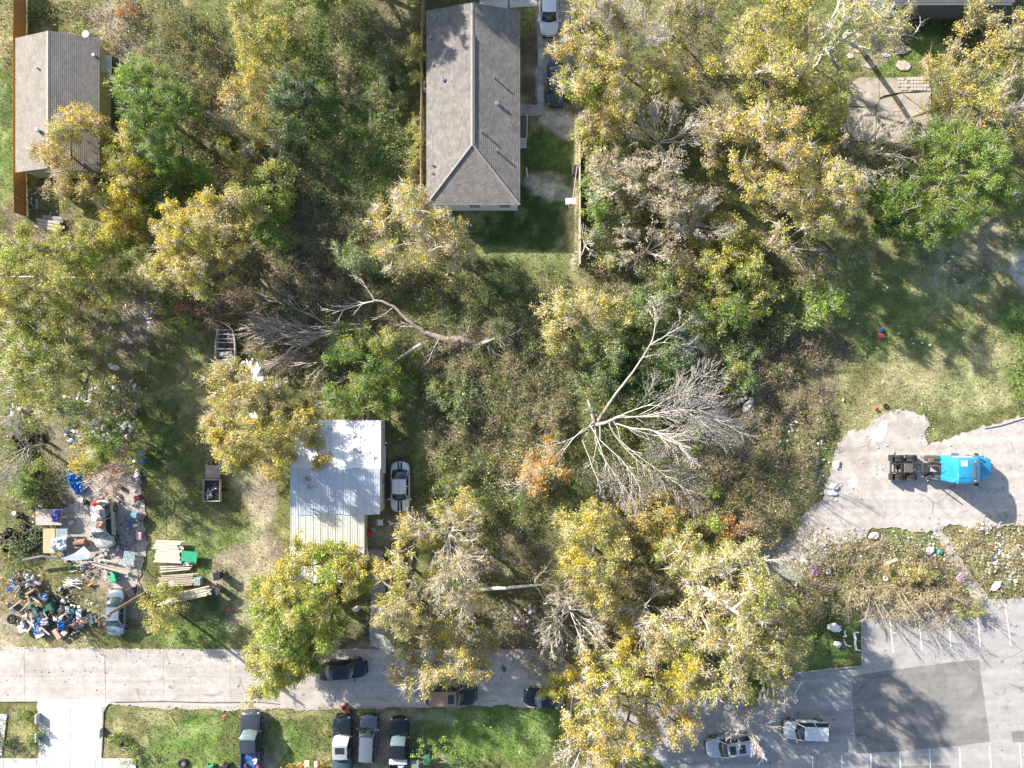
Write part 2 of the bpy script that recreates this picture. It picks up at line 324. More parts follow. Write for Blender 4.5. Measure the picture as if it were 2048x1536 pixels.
V=np.stack([X,Y,np.minimum(Z,-.012)],-1).reshape(-1,3)
# outer ring to the horizon, joined to the same sheet
ring=[]; 
Vc=CG.reshape(-1,3)
big=[(-1500,-1500,-.16),(1500,-1500,-.16),(1500,1500,-.16),(-1500,1500,-.16)]
V=np.vstack([V,np.array(big)]); nb=nx*ny
F=np.vstack([F,np.array([[nb,nb+1,nb+2,nb+3]])])
Vc=np.vstack([Vc,np.tile(OLV,(4,1))]); cc=Vc[F]; c4=np.ones(F.shape+(4,),np.float32); c4[...,:3]=cc
g=npmesh('ground',V,F,c4,GM,smooth=True); g['kind']='structure'; tag(g,'rough grass, dirt and leaf litter across the lots')
# pavements ------------------------------------------------------------
CON=concretemat('road concrete',(.425,.395,.365),stain=(.36,.325,.29),crack=.5,cs=.12,var=.2,st=.50,ss=.22)
CONW=concretemat('white concrete',(.49,.48,.46),stain=(.42,.41,.385),var=.12,st=.52,spots=.35)
CONG=concretemat('grey concrete',(.34,.33,.31),stain=(.24,.21,.18),var=.12)
LOT=concretemat('worn lot surface',(.43,.395,.365),stain=(.33,.285,.25),crack=.8,cs=.28,var=.2,st=.52,ss=.16)
ASP=concretemat('pale asphalt',(.355,.338,.325),stain=(.26,.255,.25),crack=.5,cs=.15,var=.12,st=.56,ss=.3)
PATCH=concretemat('dark asphalt patch',(.20,.19,.183),stain=(.27,.25,.235),crack=.6,cs=.1,var=.18,st=.52,ss=.25)
PADM=concretemat('old cracked slab',(.37,.33,.28),stain=(.25,.22,.18),crack=.9,cs=.3,var=.2,st=.53)
rb=sheet('road',[(-900,1296),(0,1290),(200,1296),(480,1302),(740,1300),(1000,1300),(1120,1310),(1180,1360),(1300,1420),(1180,1420),(1000,1412),(800,1415),(520,1422),(215,1410),(60,1400),(-900,1412)],.0,concretemat('road edge',(.42,.38,.335),stain=(.32,.28,.23),var=.15),amp=.18,seed=2)
xs=[-500,-390,-280,-170,-60,50,212,328,462,560,672,797,905,1012,1118]
bot=lambda x:1396+ (6 if x>230 else 0)+(0 if x<500 else 3)
for i in range(len(xs)-1):
    for (t0,t1) in ((1298,1352),(1352,1403)):
        a,b=xs[i]+.22,xs[i+1]-.22
        m_=MB(); q=[P(a,t1-.2),P(b,t1-.2),P(b,t0+.2),P(a,t0+.2)]
        m_.prism([(p.x,p.y) for p in q],-.10,.018+ (.002 if (i+t0)%2 else 0)); m_.build('slab',CON,rb)
dr=tag(sheet('driveway',[(78,1398),(228,1398),(214,1412),(208,1424),(206,1470),(204,1516),(204,1560),(78,1560),(78,1430),(74,1412)],.026,CONW,amp=0),'white concrete driveway between the road and the sidewalk')
for (a,b,c_,d_) in ((79.5,1407,141,1458),(142,1407,205,1458),(79.5,1459,141,1512),(142,1459,203,1512)):
    q=[P(a,d_),P(c_,d_),P(c_,b),P(a,b)]; MB().prism([(p.x,p.y) for p in q],0,.042).build('slab',CONW,dr)
sw=sheet('sidewalk',[(-400,1516),(274,1516),(262,1545),(-400,1560)],.031,CONW,amp=0)
for k in range(-3,4):
    q=[P(10+k*66,1558),P(74.5+k*66,1558),P(74.5+k*66,1517),P(10+k*66,1517)]; MB().prism([(p.x,p.y) for p in q],0,.05).build('slab',CONW,sw)
sheet('left_path',[(-60,1425),(15,1428),(10,1470),(5,1510),(-60,1510)],.012,CONW,amp=.05,seed=3)
st=sheet('driveway',[(738,1100),(742,1230),(738,1294),(790,1300),(772,1240),(768,1100)],.006,CONG,amp=.08,seed=4)
for (a,b) in ((1215,1252),(1253,1292)):
    q=[P(741,b),P(777,b),P(771,a),P(742,a)]; MB().prism([(p.x,p.y) for p in q],0,.03).build('slab',CONG,st)
sheet('lot_pavement',[(1585,1080),(1640,990),(1665,900),(1695,865),(1740,850),(1770,833),(1830,822),(1852,835),(1856,880),(1900,875),(1945,858),(2048,840),(2300,800),(2300,1075),(2060,1055),(1990,1052),(1950,1060),(1905,1050),(1865,1062),(1800,1058),(1740,1062),(1700,1085),(1640,1100),(1600,1115),(1555,1120)],.008,LOT,amp=.35,seed=5)
sheet('pale_scrape',[(1742,868),(1760,845),(1775,840),(1770,862),(1762,880),(1745,876)],.012,concretemat('chalky scrape',(.6,.575,.56),stain=(.5,.47,.45)),amp=.15,seed=6)
sheet('pale_scrape',[(1692,960),(1710,952),(1718,962),(1712,975),(1696,974)],.012,concretemat('chalky scrape',(.6,.575,.56),stain=(.5,.47,.45)),amp=.12,seed=7)
sheet('dirt_path',[(1865,1055),(1885,1060),(1905,1090),(1930,1130),(1955,1165),(1975,1195),(1950,1200),(1925,1160),(1900,1120),(1880,1085),(1860,1068)],.010,concretemat('trodden dirt',(.40,.36,.31),stain=(.33,.29,.25)),amp=.2,seed=8)
pl=sheet('parking_lot',[(1180,1360),(1250,1395),(1420,1400),(1545,1395),(1592,1342),(1600,1352),(1725,1330),(1722,1240),(1724,1205),(1800,1200),(1900,1200),(2048,1195),(2300,1190),(2300,1800),(1150,1800),(1330,1536),(1180,1420)],.008,ASP,amp=.08,seed=9)
tag(pl,'pale asphalt parking lot in the lower right')
sheet('asphalt_patch',[(1703,1352),(1742,1346),(1790,1338),(1900,1324),(1958,1318),(1968,1400),(1980,1484),(1900,1492),(1800,1502),(1712,1506),(1706,1430)],.013,PATCH,amp=.04,seed=10)
sheet('asphalt_patch',[(1755,1532),(1900,1530),(1902,1580),(1755,1580)],.013,PATCH,amp=.03,seed=11)
sheet('asphalt_patch',[(2022,1462),(2090,1460),(2090,1482),(2024,1484)],.013,PATCH,amp=.03,seed=12)
sheet('asphalt_patch',[(1600,1345),(1698,1334),(1706,1430),(1712,1500),(1600,1510),(1560,1470),(1560,1380)],.0125,concretemat('mid asphalt',(.31,.305,.30),stain=(.26,.25,.24),var=.1),amp=.06,seed=13)
sheet('asphalt_patch',[(1340,1500),(1480,1470),(1560,1500),(1570,1560),(1400,1560),(1340,1545)],.0122,concretemat('mid asphalt',(.31,.305,.30),stain=(.26,.25,.24),var=.1),amp=.08,seed=14)
PAINT=mat('line paint',(.74,.74,.73),.8,var=.25,vs=6,stain=(.4,.4,.39),stain_s=5,stain_t=.56)
for (x0,y0,x1,y1) in ((1777,1225,1786,1305),(1836,1225,1843,1299),(1895,1228,1901,1294),(1954,1232,1960,1293),(2008,1203,2021,1290),(2070,1200,2082,1290),
        (1683,1509,1684,1580),(1741,1507,1742,1580),(1799,1503,1802,1580),(1858,1498,1862,1580),(1918,1494,1923,1580),(1978,1490,1985,1580),(2038,1487,2046,1580),(1625,1512,1624,1580),(1603,1362,1588,1388),(1530,1505,1516,1530)):
    a=P(x0,y0);b=P(x1,y1); d=(b-a).normalized(); n=Vector((-d.y,d.x,0))*.055
    o=MB().add([a-n+Vector((0,0,.018)),b-n+Vector((0,0,.018)),b+n+Vector((0,0,.018)),a+n+Vector((0,0,.018))],[(0,1,2,3)]).build('parking_line',PAINT,pl)
# kerb beside the corner lawn
MB().tube([P(1722,1208,.06),P(1724,1270,.06),P(1724,1332,.06),P(1640,1340,.06),P(1594,1346,.06),P(1565,1392,.06)],.09,6).build('kerb',CONG)['kind']='structure'
MB().tube([P(2100,815,.06),P(2046,836,.06),P(2000,850,.06),P(1968,856,.06)],.07,6).build('kerb',CONG)['kind']='structure'
MB().tube([P(230,1404,.03),P(330,1402,.03),P(420,1405,.03),P(520,1404,.03),P(560,1408,.03)],.03,5).build('road_joint',mat('dark joint',(.06,.055,.05),.9),None)['kind']='structure'
# yard concrete, cracked slabs, ribbons beside the long house
sheet('yard_pavement',[(118,1020),(150,1000),(185,960),(225,940),(280,960),(288,1040),(290,1110),(282,1180),(262,1195),(225,1170),(205,1140),(150,1120),(120,1090)],.004,concretemat('dusty yard',(.37,.335,.30),stain=(.28,.25,.22)),amp=.3,seed=15)
rib=sheet('concrete_walk',[(1075.5,-60),(1087.5,-60),(1087.5,233),(1075.5,233)],.012,CONG,amp=0)
for k,(a,b) in enumerate(((-40,71),(72,151),(152,190),(191,232.5))):
    q=[P(1076,b),P(1087,b),P(1087,a),P(1076,a)]; MB().prism([(p.x,p.y) for p in q],0,.035).build('slab',concretemat('light walk',(.42,.415,.40),stain=(.35,.34,.32)),rib)
for (a,b,c_,d_) in ((1040.5,210,1075,233),(1110,213,1121,231)):
    q=[P(a,d_),P(c_,d_),P(c_,b),P(a,b)]; MB().prism([(p.x,p.y) for p in q],-.02,.03).build('slab',CONG,rib)
sheet('driveway',[(958,-80),(1018,-80),(1016,18),(960,20)],.01,CONW,amp=0); sheet('driveway',[(1019,-80),(1074,-80),(1074,13),(1019,16)],.01,CONW,amp=0)
pad=empty('concrete_pad',(0,0,0)); pad['kind']='structure'; tag(pad,'broken concrete house slab in the upper right lot')
rr=random.Random(4)
for k,pp in enumerate([[(1692,172),(1722,155),(1756,156),(1757,200),(1750,214),(1694,214)],[(1758,157),(1858,151),(1861,183),(1800,186),(1770,192),(1758,196)],[(1695,216),(1749,216),(1751,240),(1748,285),(1704,280),(1692,250)],
    [(1752,215),(1760,199),(1802,188),(1832,210),(1850,224),(1810,238),(1790,252),(1753,246)],[(1804,187),(1861,185),(1861,222),(1852,223),(1833,208)],[(1753,248),(1790,254),(1812,240),(1862,225),(1880,226),(1878,250),(1858,282),(1800,290),(1752,286)],
    [(1884,220),(1908,215),(1912,246),(1882,250)],[(1914,226),(1945,228),(1940,246),(1914,246)],[(1947,229),(1990,222),(1992,240),(1944,246)]]):
    q=rough_poly([P(*a)[:2] for a in pp],.4,.05,k); MB().prism(q,-.05,.05+rr.uniform(-.02,.03)).build('slab_piece',PADM,pad)
# bathroom tile grid left on the slab
TIL=mat('old floor tile',(.42,.39,.34),.7,var=.25,vs=3)
for i in range(10):
    for j in range(4):
        a=P(1794+i*6.4,156+j*6.6); 
        if rr.random()<.85: MB().box((a.x+.14,a.y-.14,.088),(.27,.28,.012),rr.uniform(-.02,.02)).build('tile',TIL,pad)
STONE=mat('stepping stone',(.42,.37,.33),.95,var=.2,vs=3,bump=.3)
SL=['square pale stone at the left of the top stone row','pale stone just left of the square stone','wide pale stone nearest the slab edge','pale stone at the far lower left of the stones','round white stone alone in the green grass','small stone upper right of the round white stone','tiny stone between the two right hand stones','small stone lower right of the round white stone','tiny stone directly above the slab tiles','flat stone near the heavy grey limb','small stone between the limb and the slab','thin stone at the middle of the stone group']
for k,(a,b,r1,r2) in enumerate(((1802,100,20,9),(1772,108,11,7),(1806,132,17,12),(1740,130,12,8),(1852,127,10,12),(1888,106,7,5),(1889,116,6,4),(1902,134,6,6),(1872,140,4,3),(1718,100,10,7),(1700,112,8,6),(1750,95,12,5))):
    p=P(a,b); poly=[(p.x+r1/S*math.cos(t)*rr.uniform(.75,1.1),p.y+r2/S*math.sin(t)*rr.uniform(.75,1.1)) for t in [2*PI*i/9 for i in range(9)]]
    tag(MB().prism(poly,-.05,.03).build('paving_stone',STONE),SL[k],'stone','paving stones near the broken slab')
# ------------------------------------------------------------------ buildings
def slope(A,B,Cc,D,n,t=.021):
    """stepped shingle courses from eave A-B up to ridge C-D"""
    A,B,Cc,D=map(Vector,(A,B,Cc,D)); nn=(B-A).cross(Cc-A); 
    if nn.length<1e-6: nn=(B-A).cross(D-A)
    nn.normalize(); nn=nn if nn.z>0 else -nn
    mb=MB()
    for i in range(n):
        u0,u1=i/n,(i+1)/n
        a0,b0,a1,b1=A.lerp(Cc,u0),B.lerp(D,u0),A.lerp(Cc,u1),B.lerp(D,u1)
        e=nn*t
        mb.add([a0+e,b0+e,b1+nn*.002,a1+nn*.002,a0-nn*.03,b0-nn*.03],[(0,1,2,3),(4,5,1,0)])
    return mb
SHW=shinglemat('grey shingles',(.24,.225,.208),(.175,.163,.15),PI/2); SHH=shinglemat('grey shingles hip',(.24,.225,.208),(.175,.163,.15),0)
CAPM=mat('ridge cap',(.27,.25,.24),.95,var=.2,vs=5)
HW=mat('white siding',(.72,.72,.70),.7,var=.06)
def window(parent,c,wd,ht,ax,frame=WHITE):
    """window on a wall; ax = outward axis as (x,y)"""
    ox,oy=ax; f=MB(); tx,ty=-oy,ox
    def b(u,v,du,dv,dep,off,mb): 
        mb.box((c[0]+tx*u+ox*off,c[1]+ty*u+oy*off,c[2]+v),(abs(tx)*du+abs(ox)*dep,abs(ty)*du+abs(oy)*dep,dv))
    b(0,ht/2,wd+.12,.08,.06,.03,f);b(0,-ht/2,wd+.12,.08,.06,.03,f);b(-wd/2,0,.08,ht-.08,.06,.03,f);b(wd/2,0,.08,ht-.08,.06,.03,f);b(0,0,wd-.08,.05,.05,.028,f)
    fo=f.build('window',frame,parent); g_=MB(); b(0,0,wd-.06,ht-.08,.02,.012,g_); g_.build('pane',GLASS,fo); return fo
def vent(parent,p,r,h,m=CHROME):
    v=MB().cyl((p[0],p[1],p[2]+h/2),r,h,12).build('roof_vent',m,parent,smooth=True); MB().cyl((p[0],p[1],p[2]+h+.03),r*1.35,.06,12,r2=r*.9).build('cap',m,v); return v
# --- long house
LH=empty('house',(0,0,0),0,'long grey shingled house with a hipped south end in the top centre','house')
xw,xe,xr=-8.17,.765,-3.70; yn,ysr,hs=36.0,17.13,3.1; zr=4.55; ysr2=22.4
yn=(768-22)/20*(1-3.1/71)
slope((xw,yn,hs),(xw,ysr,hs),(xr,yn,zr),(xr,ysr2,zr),23).build('roof_slope',SHW,LH)
slope((xe,yn,hs),(xe,ysr,hs),(xr,yn,zr),(xr,ysr2,zr),23).build('roof_slope',SHW,LH)
slope((xw,ysr,hs),(xe,ysr,hs),(xr,ysr2,zr),(xr,ysr2,zr),26).build('hip_slope',SHH,LH)
cp=MB(); n=40
for i in range(60):
    y0=ysr2+(yn-ysr2)*i/60; y1=ysr2+(yn-ysr2)*(i+1)/60
    cp.add([(xr-.17,y0,zr-.02),(xr,y0,zr+.06),(xr+.17,y0,zr-.02),(xr-.17,y1,zr-.035),(xr,y1,zr+.035),(xr+.17,y1,zr-.035)],[(0,1,4,3),(1,2,5,4),(0,2,1)])
cp.build('ridge_cap',CAPM,LH)
MB().add([(xr+.12,ysr2,zr+.005),(xr+.40,ysr2,zr-.06),(xr+.40,yn-3.2,zr-.06),(xr+.12,yn-3.2,zr+.005),(xr+.12,ysr2,zr+.055),(xr+.22,ysr2,zr+.045),(xr+.22,yn-3.2,zr+.045),(xr+.12,yn-3.2,zr+.055)],[(4,5,6,7),(5,1,2,6)]).build('ridge_vent',mat('ridge vent',(.13,.13,.135),.8),LH)
for sx in (xw,xe):
    MB().tube([(sx,ysr,hs+.03),(xr,ysr2,zr+.03)],[.10,.10],5).build('hip_cap',CAPM,LH)
MB().box(((xw+xe)/2,(ysr+.17+yn-.2)/2,1.5),(xe-xw-.4,yn-ysr-.4,3.0)).build('wall',HW,LH)
MB().box(((xw+xe)/2,(ysr+yn)/2,hs-.06),(xe-xw-.03,yn-ysr-.03,.06)).build('soffit',HW,LH)
gab=MB().add([(xw+.2,yn-.2,3),(xe-.2,yn-.2,3),(xr,yn-.2,zr-.1)],[(0,1,2)]).build('gable',HW,LH)
window(LH,(-3.6,ysr+.19,1.9),1.1,1.1,(0,-1)); window(LH,(-.7,ysr+.19,1.9),1.1,1.1,(0,-1))
for y in (33,29,21,19.5): window(LH,(xe-.19,y,1.7),1.0,1.2,(1,0))
for y in (32,26,22): window(LH,(xw+.19,y,1.7),1.0,1.2,(-1,0))
def onroof(px,py,sgn):      # point on the long house roof seen at a pixel
    for h in np.linspace(3.0,4.7,60):
        p=P(px,py,h); d=(p.x-xw) if p.x<xr else (xe-p.x); z=hs+(zr-hs)*d/(xr-xw)
        if h>=z: break
    return (p.x,p.y,z)
for (a,b,r_,h_) in ((861,78,.04,.3),(866,131,.05,.2),(887,160,.13,.22),(865,331,.05,.3),(865,347,.05,.2),(989,157,.045,.5),(995,208,.08,.3),(964,265,.045,.5),(994,303,.05,.5)):
    vent(LH,onroof(a,b,0),min(r_*1.8,.15),h_*.8)
# side porch with steps on the east side
po=MB(); po.box((1.1,25.4,.55),(.8,1.9,.08)); pob=po.build('porch',mat('porch boards',(.13,.11,.10),.9),LH)
for y in (24.5,26.3): MB().box((1.48,y,.8),(.07,.07,1.3)).build('porch_post',HW,LH)
MB().box((1.48,25.4,1.4),(.06,1.9,.06)).build('handrail',HW,LH)
for k in range(4): MB().box((1.08,24.3-.22*k,.50-.13*k),(.75,.24,.05)).build('step',mat('pale step',(.5,.48,.45),.8),LH)
MB().box((1.45,20.5-.0,2.1),(.06,.9,.5),.15).build('shutter',WHITE,LH)
# --- left house
L2=empty('house',(0,0,0),0,'grey gabled house with a yellow side wall at the left edge','house')
a,b,c_=-47.65,-39.6,-43.62; y0,y1=20.3,33.2; h2,z2=2.8,4.2
SB=shinglemat('brown grey shingles',(.27,.245,.22),(.22,.20,.18),PI/2)
slope((a,y1,h2),(a,y0,h2),(c_,y1,z2),(c_,y0,z2),20).build('roof_slope',SB,L2); slope((b,y1,h2),(b,y0,h2),(c_,y1,z2),(c_,y0,z2),26,.020).build('roof_slope',SB,L2)
MB().add([(c_-.16,y0,z2-.03),(c_,y0,z2+.05),(c_+.16,y0,z2-.03),(c_-.16,y1,z2-.03),(c_,y1,z2+.05),(c_+.16,y1,z2-.03)],[(0,1,4,3),(1,2,5,4)]).build('ridge_cap',mat('tan cap',(.36,.30,.27),.9),L2)
YW=mat('yellow siding',(.46,.38,.17),.8,var=.1,vs=1.5)
MB().box(((a+b)/2,(y0+y1)/2,1.37),(b-a-.9,y1-y0-.5,2.74)).build('wall',YW,L2)
for k in range(13): MB().box((b-.447,(y0+y1)/2,.25+k*.2),(.014,y1-y0-.6,.03)).build('siding_board',YW,L2)
MB().box(((a+b)/2,(y0+y1)/2,h2-.06),(b-a-.05,y1-y0-.05,.05)).build('soffit',mat('tan soffit',(.45,.4,.3),.8),L2)
for yy in (y0+.25,y1-.25): MB().add([(a+.4,yy,2.7),(b-.4,yy,2.7),(c_,yy,z2-.08)],[(0,1,2)]).build('gable',YW,L2)
window(L2,(b-.43,25.7,1.5),1.1,1.3,(1,0))
MB().bbox((-40.0+.4,31.2,1.7),(1.1,1.7,.08),.02).build('awning',mat('cream awning',(.62,.57,.42),.7),L2)
def on2(px,py):
    for h in np.linspace(2.7,4.3,60):
        p=P(px,py,h); d=(p.x-a) if p.x<c_ else (b-p.x); z=h2+(z2-h2)*d/(c_-a)
        if h>=z: break
    return (p.x,p.y,z)
vent(L2,on2(76,137),.08,.3); vent(L2,on2(80,263),.17,.45); vent(L2,on2(191,113),.14,.35)
dp=on2(180,75); dz=MB(); dz.tube([dp,(dp[0],dp[1],dp[2]+.7)],.03); dish=tag(dz.build('satellite_dish',CHROME),'small satellite dish on a mast on the left house roof','satellite dish')
MB().cyl((dp[0]+.1,dp[1]-.1,dp[2]+.8),.38,.05,16,r2=.30,M=None).build('dish',mat('dish grey',(.45,.45,.46),.5),dish)
MB().tube([(dp[0],dp[1],dp[2]+.4),(dp[0]+.8,dp[1]-.5,dp[2]+.1),(dp[0]+1.2,dp[1]-1.2,dp[2]),(dp[0]+.5,dp[1]-1.8,dp[2]+.05)],.012,4).build('cable',CHROME,dish)
# --- metal roofed house
MH=empty('house',(0,0,0),0,'small house with a white and pale blue ribbed metal roof beside the striped car','house')
MW=mat('white metal roof',(.78,.77,.76),.5,.05,var=.12,vs=1.2,stain=(.30,.24,.21),stain_s=1.5,stain_t=.63)
MWR=mat('rusty patched metal',(.70,.69,.68),.55,.1,var=.15,vs=1.2,stain=(.16,.11,.09),stain_s=1.1,stain_t=.55)
MBl=mat('pale blue metal roof',(.50,.55,.61),.5,.15,var=.10,vs=.8,stain=(.36,.38,.40),stain_s=.9,stain_t=.6)
MCr=mat('cream metal roof',(.60,.60,.55),.5,.2,var=.08,vs=1.2,stain=(.32,.33,.34),stain_s=1.6,stain_t=.62)
def metal(px0,px1,pyt,pyb,zt,zb,m,wd=.66,seed=0,mats=None):
    r=random.Random(seed); A=P(px0,pyt,zt);Bq=P(px1,pyt,zt);Cq=P(px0,pyb,zb);Dq=P(px1,pyb,zb)
    n=max(1,int((Bq.x-A.x)/wd))
    for i in range(n):
        u0=i/n;u1=(i+1)/n; dz_=r.uniform(0,.012)+(.006 if i%2 else 0)
        a0=A.lerp(Bq,u0);a1=A.lerp(Bq,u1);c0=Cq.lerp(Dq,u0)+Vector((0,r.uniform(-.06,.06),0));c1=Cq.lerp(Dq,u1)+Vector((0,r.uniform(-.06,.06),0))
        c1.y=c0.y; mb=MB(); prof=[(0,.03),(.06,.03),(.09,0),(.30,0),(.33,.02),(.36,0),(.63,0),(.66,.02),(.69,0),(.99,0)]
        V0=[];V1=[]
        for (u,z) in prof:
            p=a0.lerp(a1,u);q=c0.lerp(c1,u); V0.append((p.x,p.y,p.z+z+dz_));V1.append((q.x,q.y,q.z+z+dz_))
        k=len(prof); mb.add(V0+V1,[(j,j+1,j+1+k,j+k) for j in range(k-1)])
        mm=m if mats is None else r.choice(mats); mb.build('roof_sheet',mm,MH)
metal(581,762,840,937,2.6,3.5,MW,seed=1,mats=[MW,MW,MWR])
metal(581,760,937,1029,3.52,2.9,MBl,seed=2,mats=[MBl])
metal(581,729,1029,1093,2.85,2.55,MCr,seed=3,mats=[MCr])
metal(581,729,1091,1165,2.53,2.2,MW,seed=4,mats=[MW,MWR])
q0=P(581,840,2.6);q1=P(762,1029,2.9); q2=P(729,1165,2.2); CREAM=mat('cream wall',(.55,.51,.42),.8,var=.12)
MB().box(((q0.x+q1.x)/2-.0,(q0.y+q1.y)/2,1.27),(q1.x-q0.x-.25,q0.y-q1.y-.3,2.54)).build('wall',CREAM,MH)
MB().box(((q0.x+q2.x)/2,(q1.y+q2.y)/2,1.05),(q2.x-q0.x-.3,q1.y-q2.y-.3,2.1)).build('wall',CREAM,MH)
MB().add([(q1.x-.13,q0.y-.2,2.5),(q1.x-.13,q1.y+.2,2.5),(q1.x-.13,q1.y+.4,2.8),(q1.x-.13,(768-937)/20*.95,3.4),(q1.x-.13,q0.y-.4,2.6)],[(0,1,2,3,4)]).build('gable',CREAM,MH)
window(MH,(q1.x-.12,-4.7,1.5),.9,1.1,(1,0)); window(MH,(q1.x-.12,-10.3,1.5),.9,1.1,(1,0))
MB().bbox((q1.x+.1,-7.3,2.35),(.5,2.6,.06),.02).build('awning',CREAM,MH)
# --- dark roofed building at the top edge
DB=empty('building',(0,0,0),0,'dark flat roofed building cut by the top edge of the photo','building')
A=P(1775,10,3.3); Bq=P(2022,6,3.3)
DM=mat('dark roofing',(.075,.075,.08),.8,var=.2,vs=1.5)
MB().box(((A.x+Bq.x)/2,A.y+5,3.3),(Bq.x-A.x,10,.12)).build('roof',DM,DB)
MB().box(((A.x+Bq.x)/2,A.y-.03,3.3),(Bq.x-A.x+.1,.08,.2)).build('gutter',CHROME,DB)
MB().box(((A.x+Bq.x)/2,A.y+5.2,1.62),(Bq.x-A.x-.5,9.8,3.2)).build('wall',mat('dark wall',(.10,.11,.12),.8),DB)
for k in range(6): MB().box((A.x+1.1+k*2.0,A.y+5,3.37),(1.9,9.7,.02)).build('roof_panel',DM,DB)
# ------------------------------------------------------------------ fences
def picket_fence(pts,h,m,label,w_=.14,rail=True,gap=.012,cat='fence'):
    root=empty('fence',(0,0,0),0,label,cat); pk=MB(); r=random.Random(len(label))
    for (p,q) in zip(pts[:-1],pts[1:]):
        d=Vector((q[0]-p[0],q[1]-p[1],0)); L=d.length; d.normalize(); n=int(L/(w_+gap)); an=math.atan2(d.y,d.x); nn=Vector((-d.y,d.x,0))
        for i in range(n):
            c=Vector((p[0],p[1],0))+d*((i+.5)*L/n)+nn*r.uniform(-.008,.008); hh=h+r.uniform(-.04,.03); pk.box((c.x,c.y,hh/2),(w_,.02,hh),an+r.uniform(-.03,.03))
        k=max(1,int(L/2.4))
        for i in range(k+1):
            c=Vector((p[0],p[1],0))+d*(i*L/k)-nn*.07; MB().box((c.x,c.y,h/2),(.1,.1,h+.02),an).build('post',m,root)
        for z in (.35,h*.5,h-.25):
            c=(Vector((p[0],p[1],0))+Vector((q[0],q[1],0)))/2-nn*.035; MB().box((c.x,c.y,z),(L,.045,.09),an).build('rail',m,root)
    o=pk.build('pickets',m,root); o['kind']='stuff'; return root
ORW=mat('orange cedar',(.36,.18,.065),.8,var=.22,vs=5); TANW=mat('tan cedar',(.36,.27,.17),.85,var=.25,vs=4); GRYW=mat('weathered wood',(.38,.33,.28),.9,var=.25,vs=4)
picket_fence([P(53,-30)[:2],P(52,300)[:2],P(54,432)[:2]],1.85,ORW,'orange brown cedar privacy fence along the left house')
picket_fence([P(850,-40)[:2],P(847,120)[:2],P(845,300)[:2],P(846,425)[:2]],1.8,TANW,'tan wooden fence along the west side of the long grey house')
picket_fence([P(1157,240)[:2],P(1158,533)[:2]],1.8,GRYW,'weathered wooden fence east of the long house back yard')
def wire_fence(pts,h,label,step=2.4):
    root=empty('wire_fence',(0,0,0),0,label,'wire fence')
    for (p,q) in zip(pts[:-1],pts[1:]):
        p=Vector((p[0],p[1],0));q=Vector((q[0],q[1],0)); L=(q-p).length; k=max(1,int(L/step))
        for i in range(k+1):
            c=p.lerp(q,i/k); MB().cyl((c.x,c.y,h/2),.03,h,6).build('post',CHROME,root)
        up=Vector((0,0,h)); MB().tube([p+up,q+up],.022,5).build('rail',CHROME,root)
        wm=MB(); d=(q-p).normalized(); n=int(L/.28)
        for i in range(n):
            a_=p+d*(i*L/n); b_=p+d*min(L,(i*L/n+h)); wm.add([a_,a_+Vector((0,0,.006)),b_+Vector((0,0,h+.006)),b_+Vector((0,0,h))],[(0,1,2,3)])
            a_=p+d*max(0,(i*L/n)); b_=p+d*max(0,(i*L/n-h)); wm.add([a_,a_+Vector((0,0,.006)),b_+Vector((0,0,h+.006)),b_+Vector((0,0,h))],[(0,1,2,3)])
        o=wm.build('wire_mesh',CHROME,root); o['kind']='stuff'
    return root
wire_fence([P(-20,556)[:2],P(300,560)[:2],P(306,640)[:2],P(304,760)[:2]],1.2,'chain link fence around the trash strewn lot behind the boat')
wire_fence([P(288,880)[:2],P(290,1040)[:2],P(288,1190)[:2]],1.2,'chain link fence along the right side of the junk yard')
wire_fence([P(556,985)[:2],P(548,1150)[:2]],1.1,'low wire fence just west of the metal roofed house')
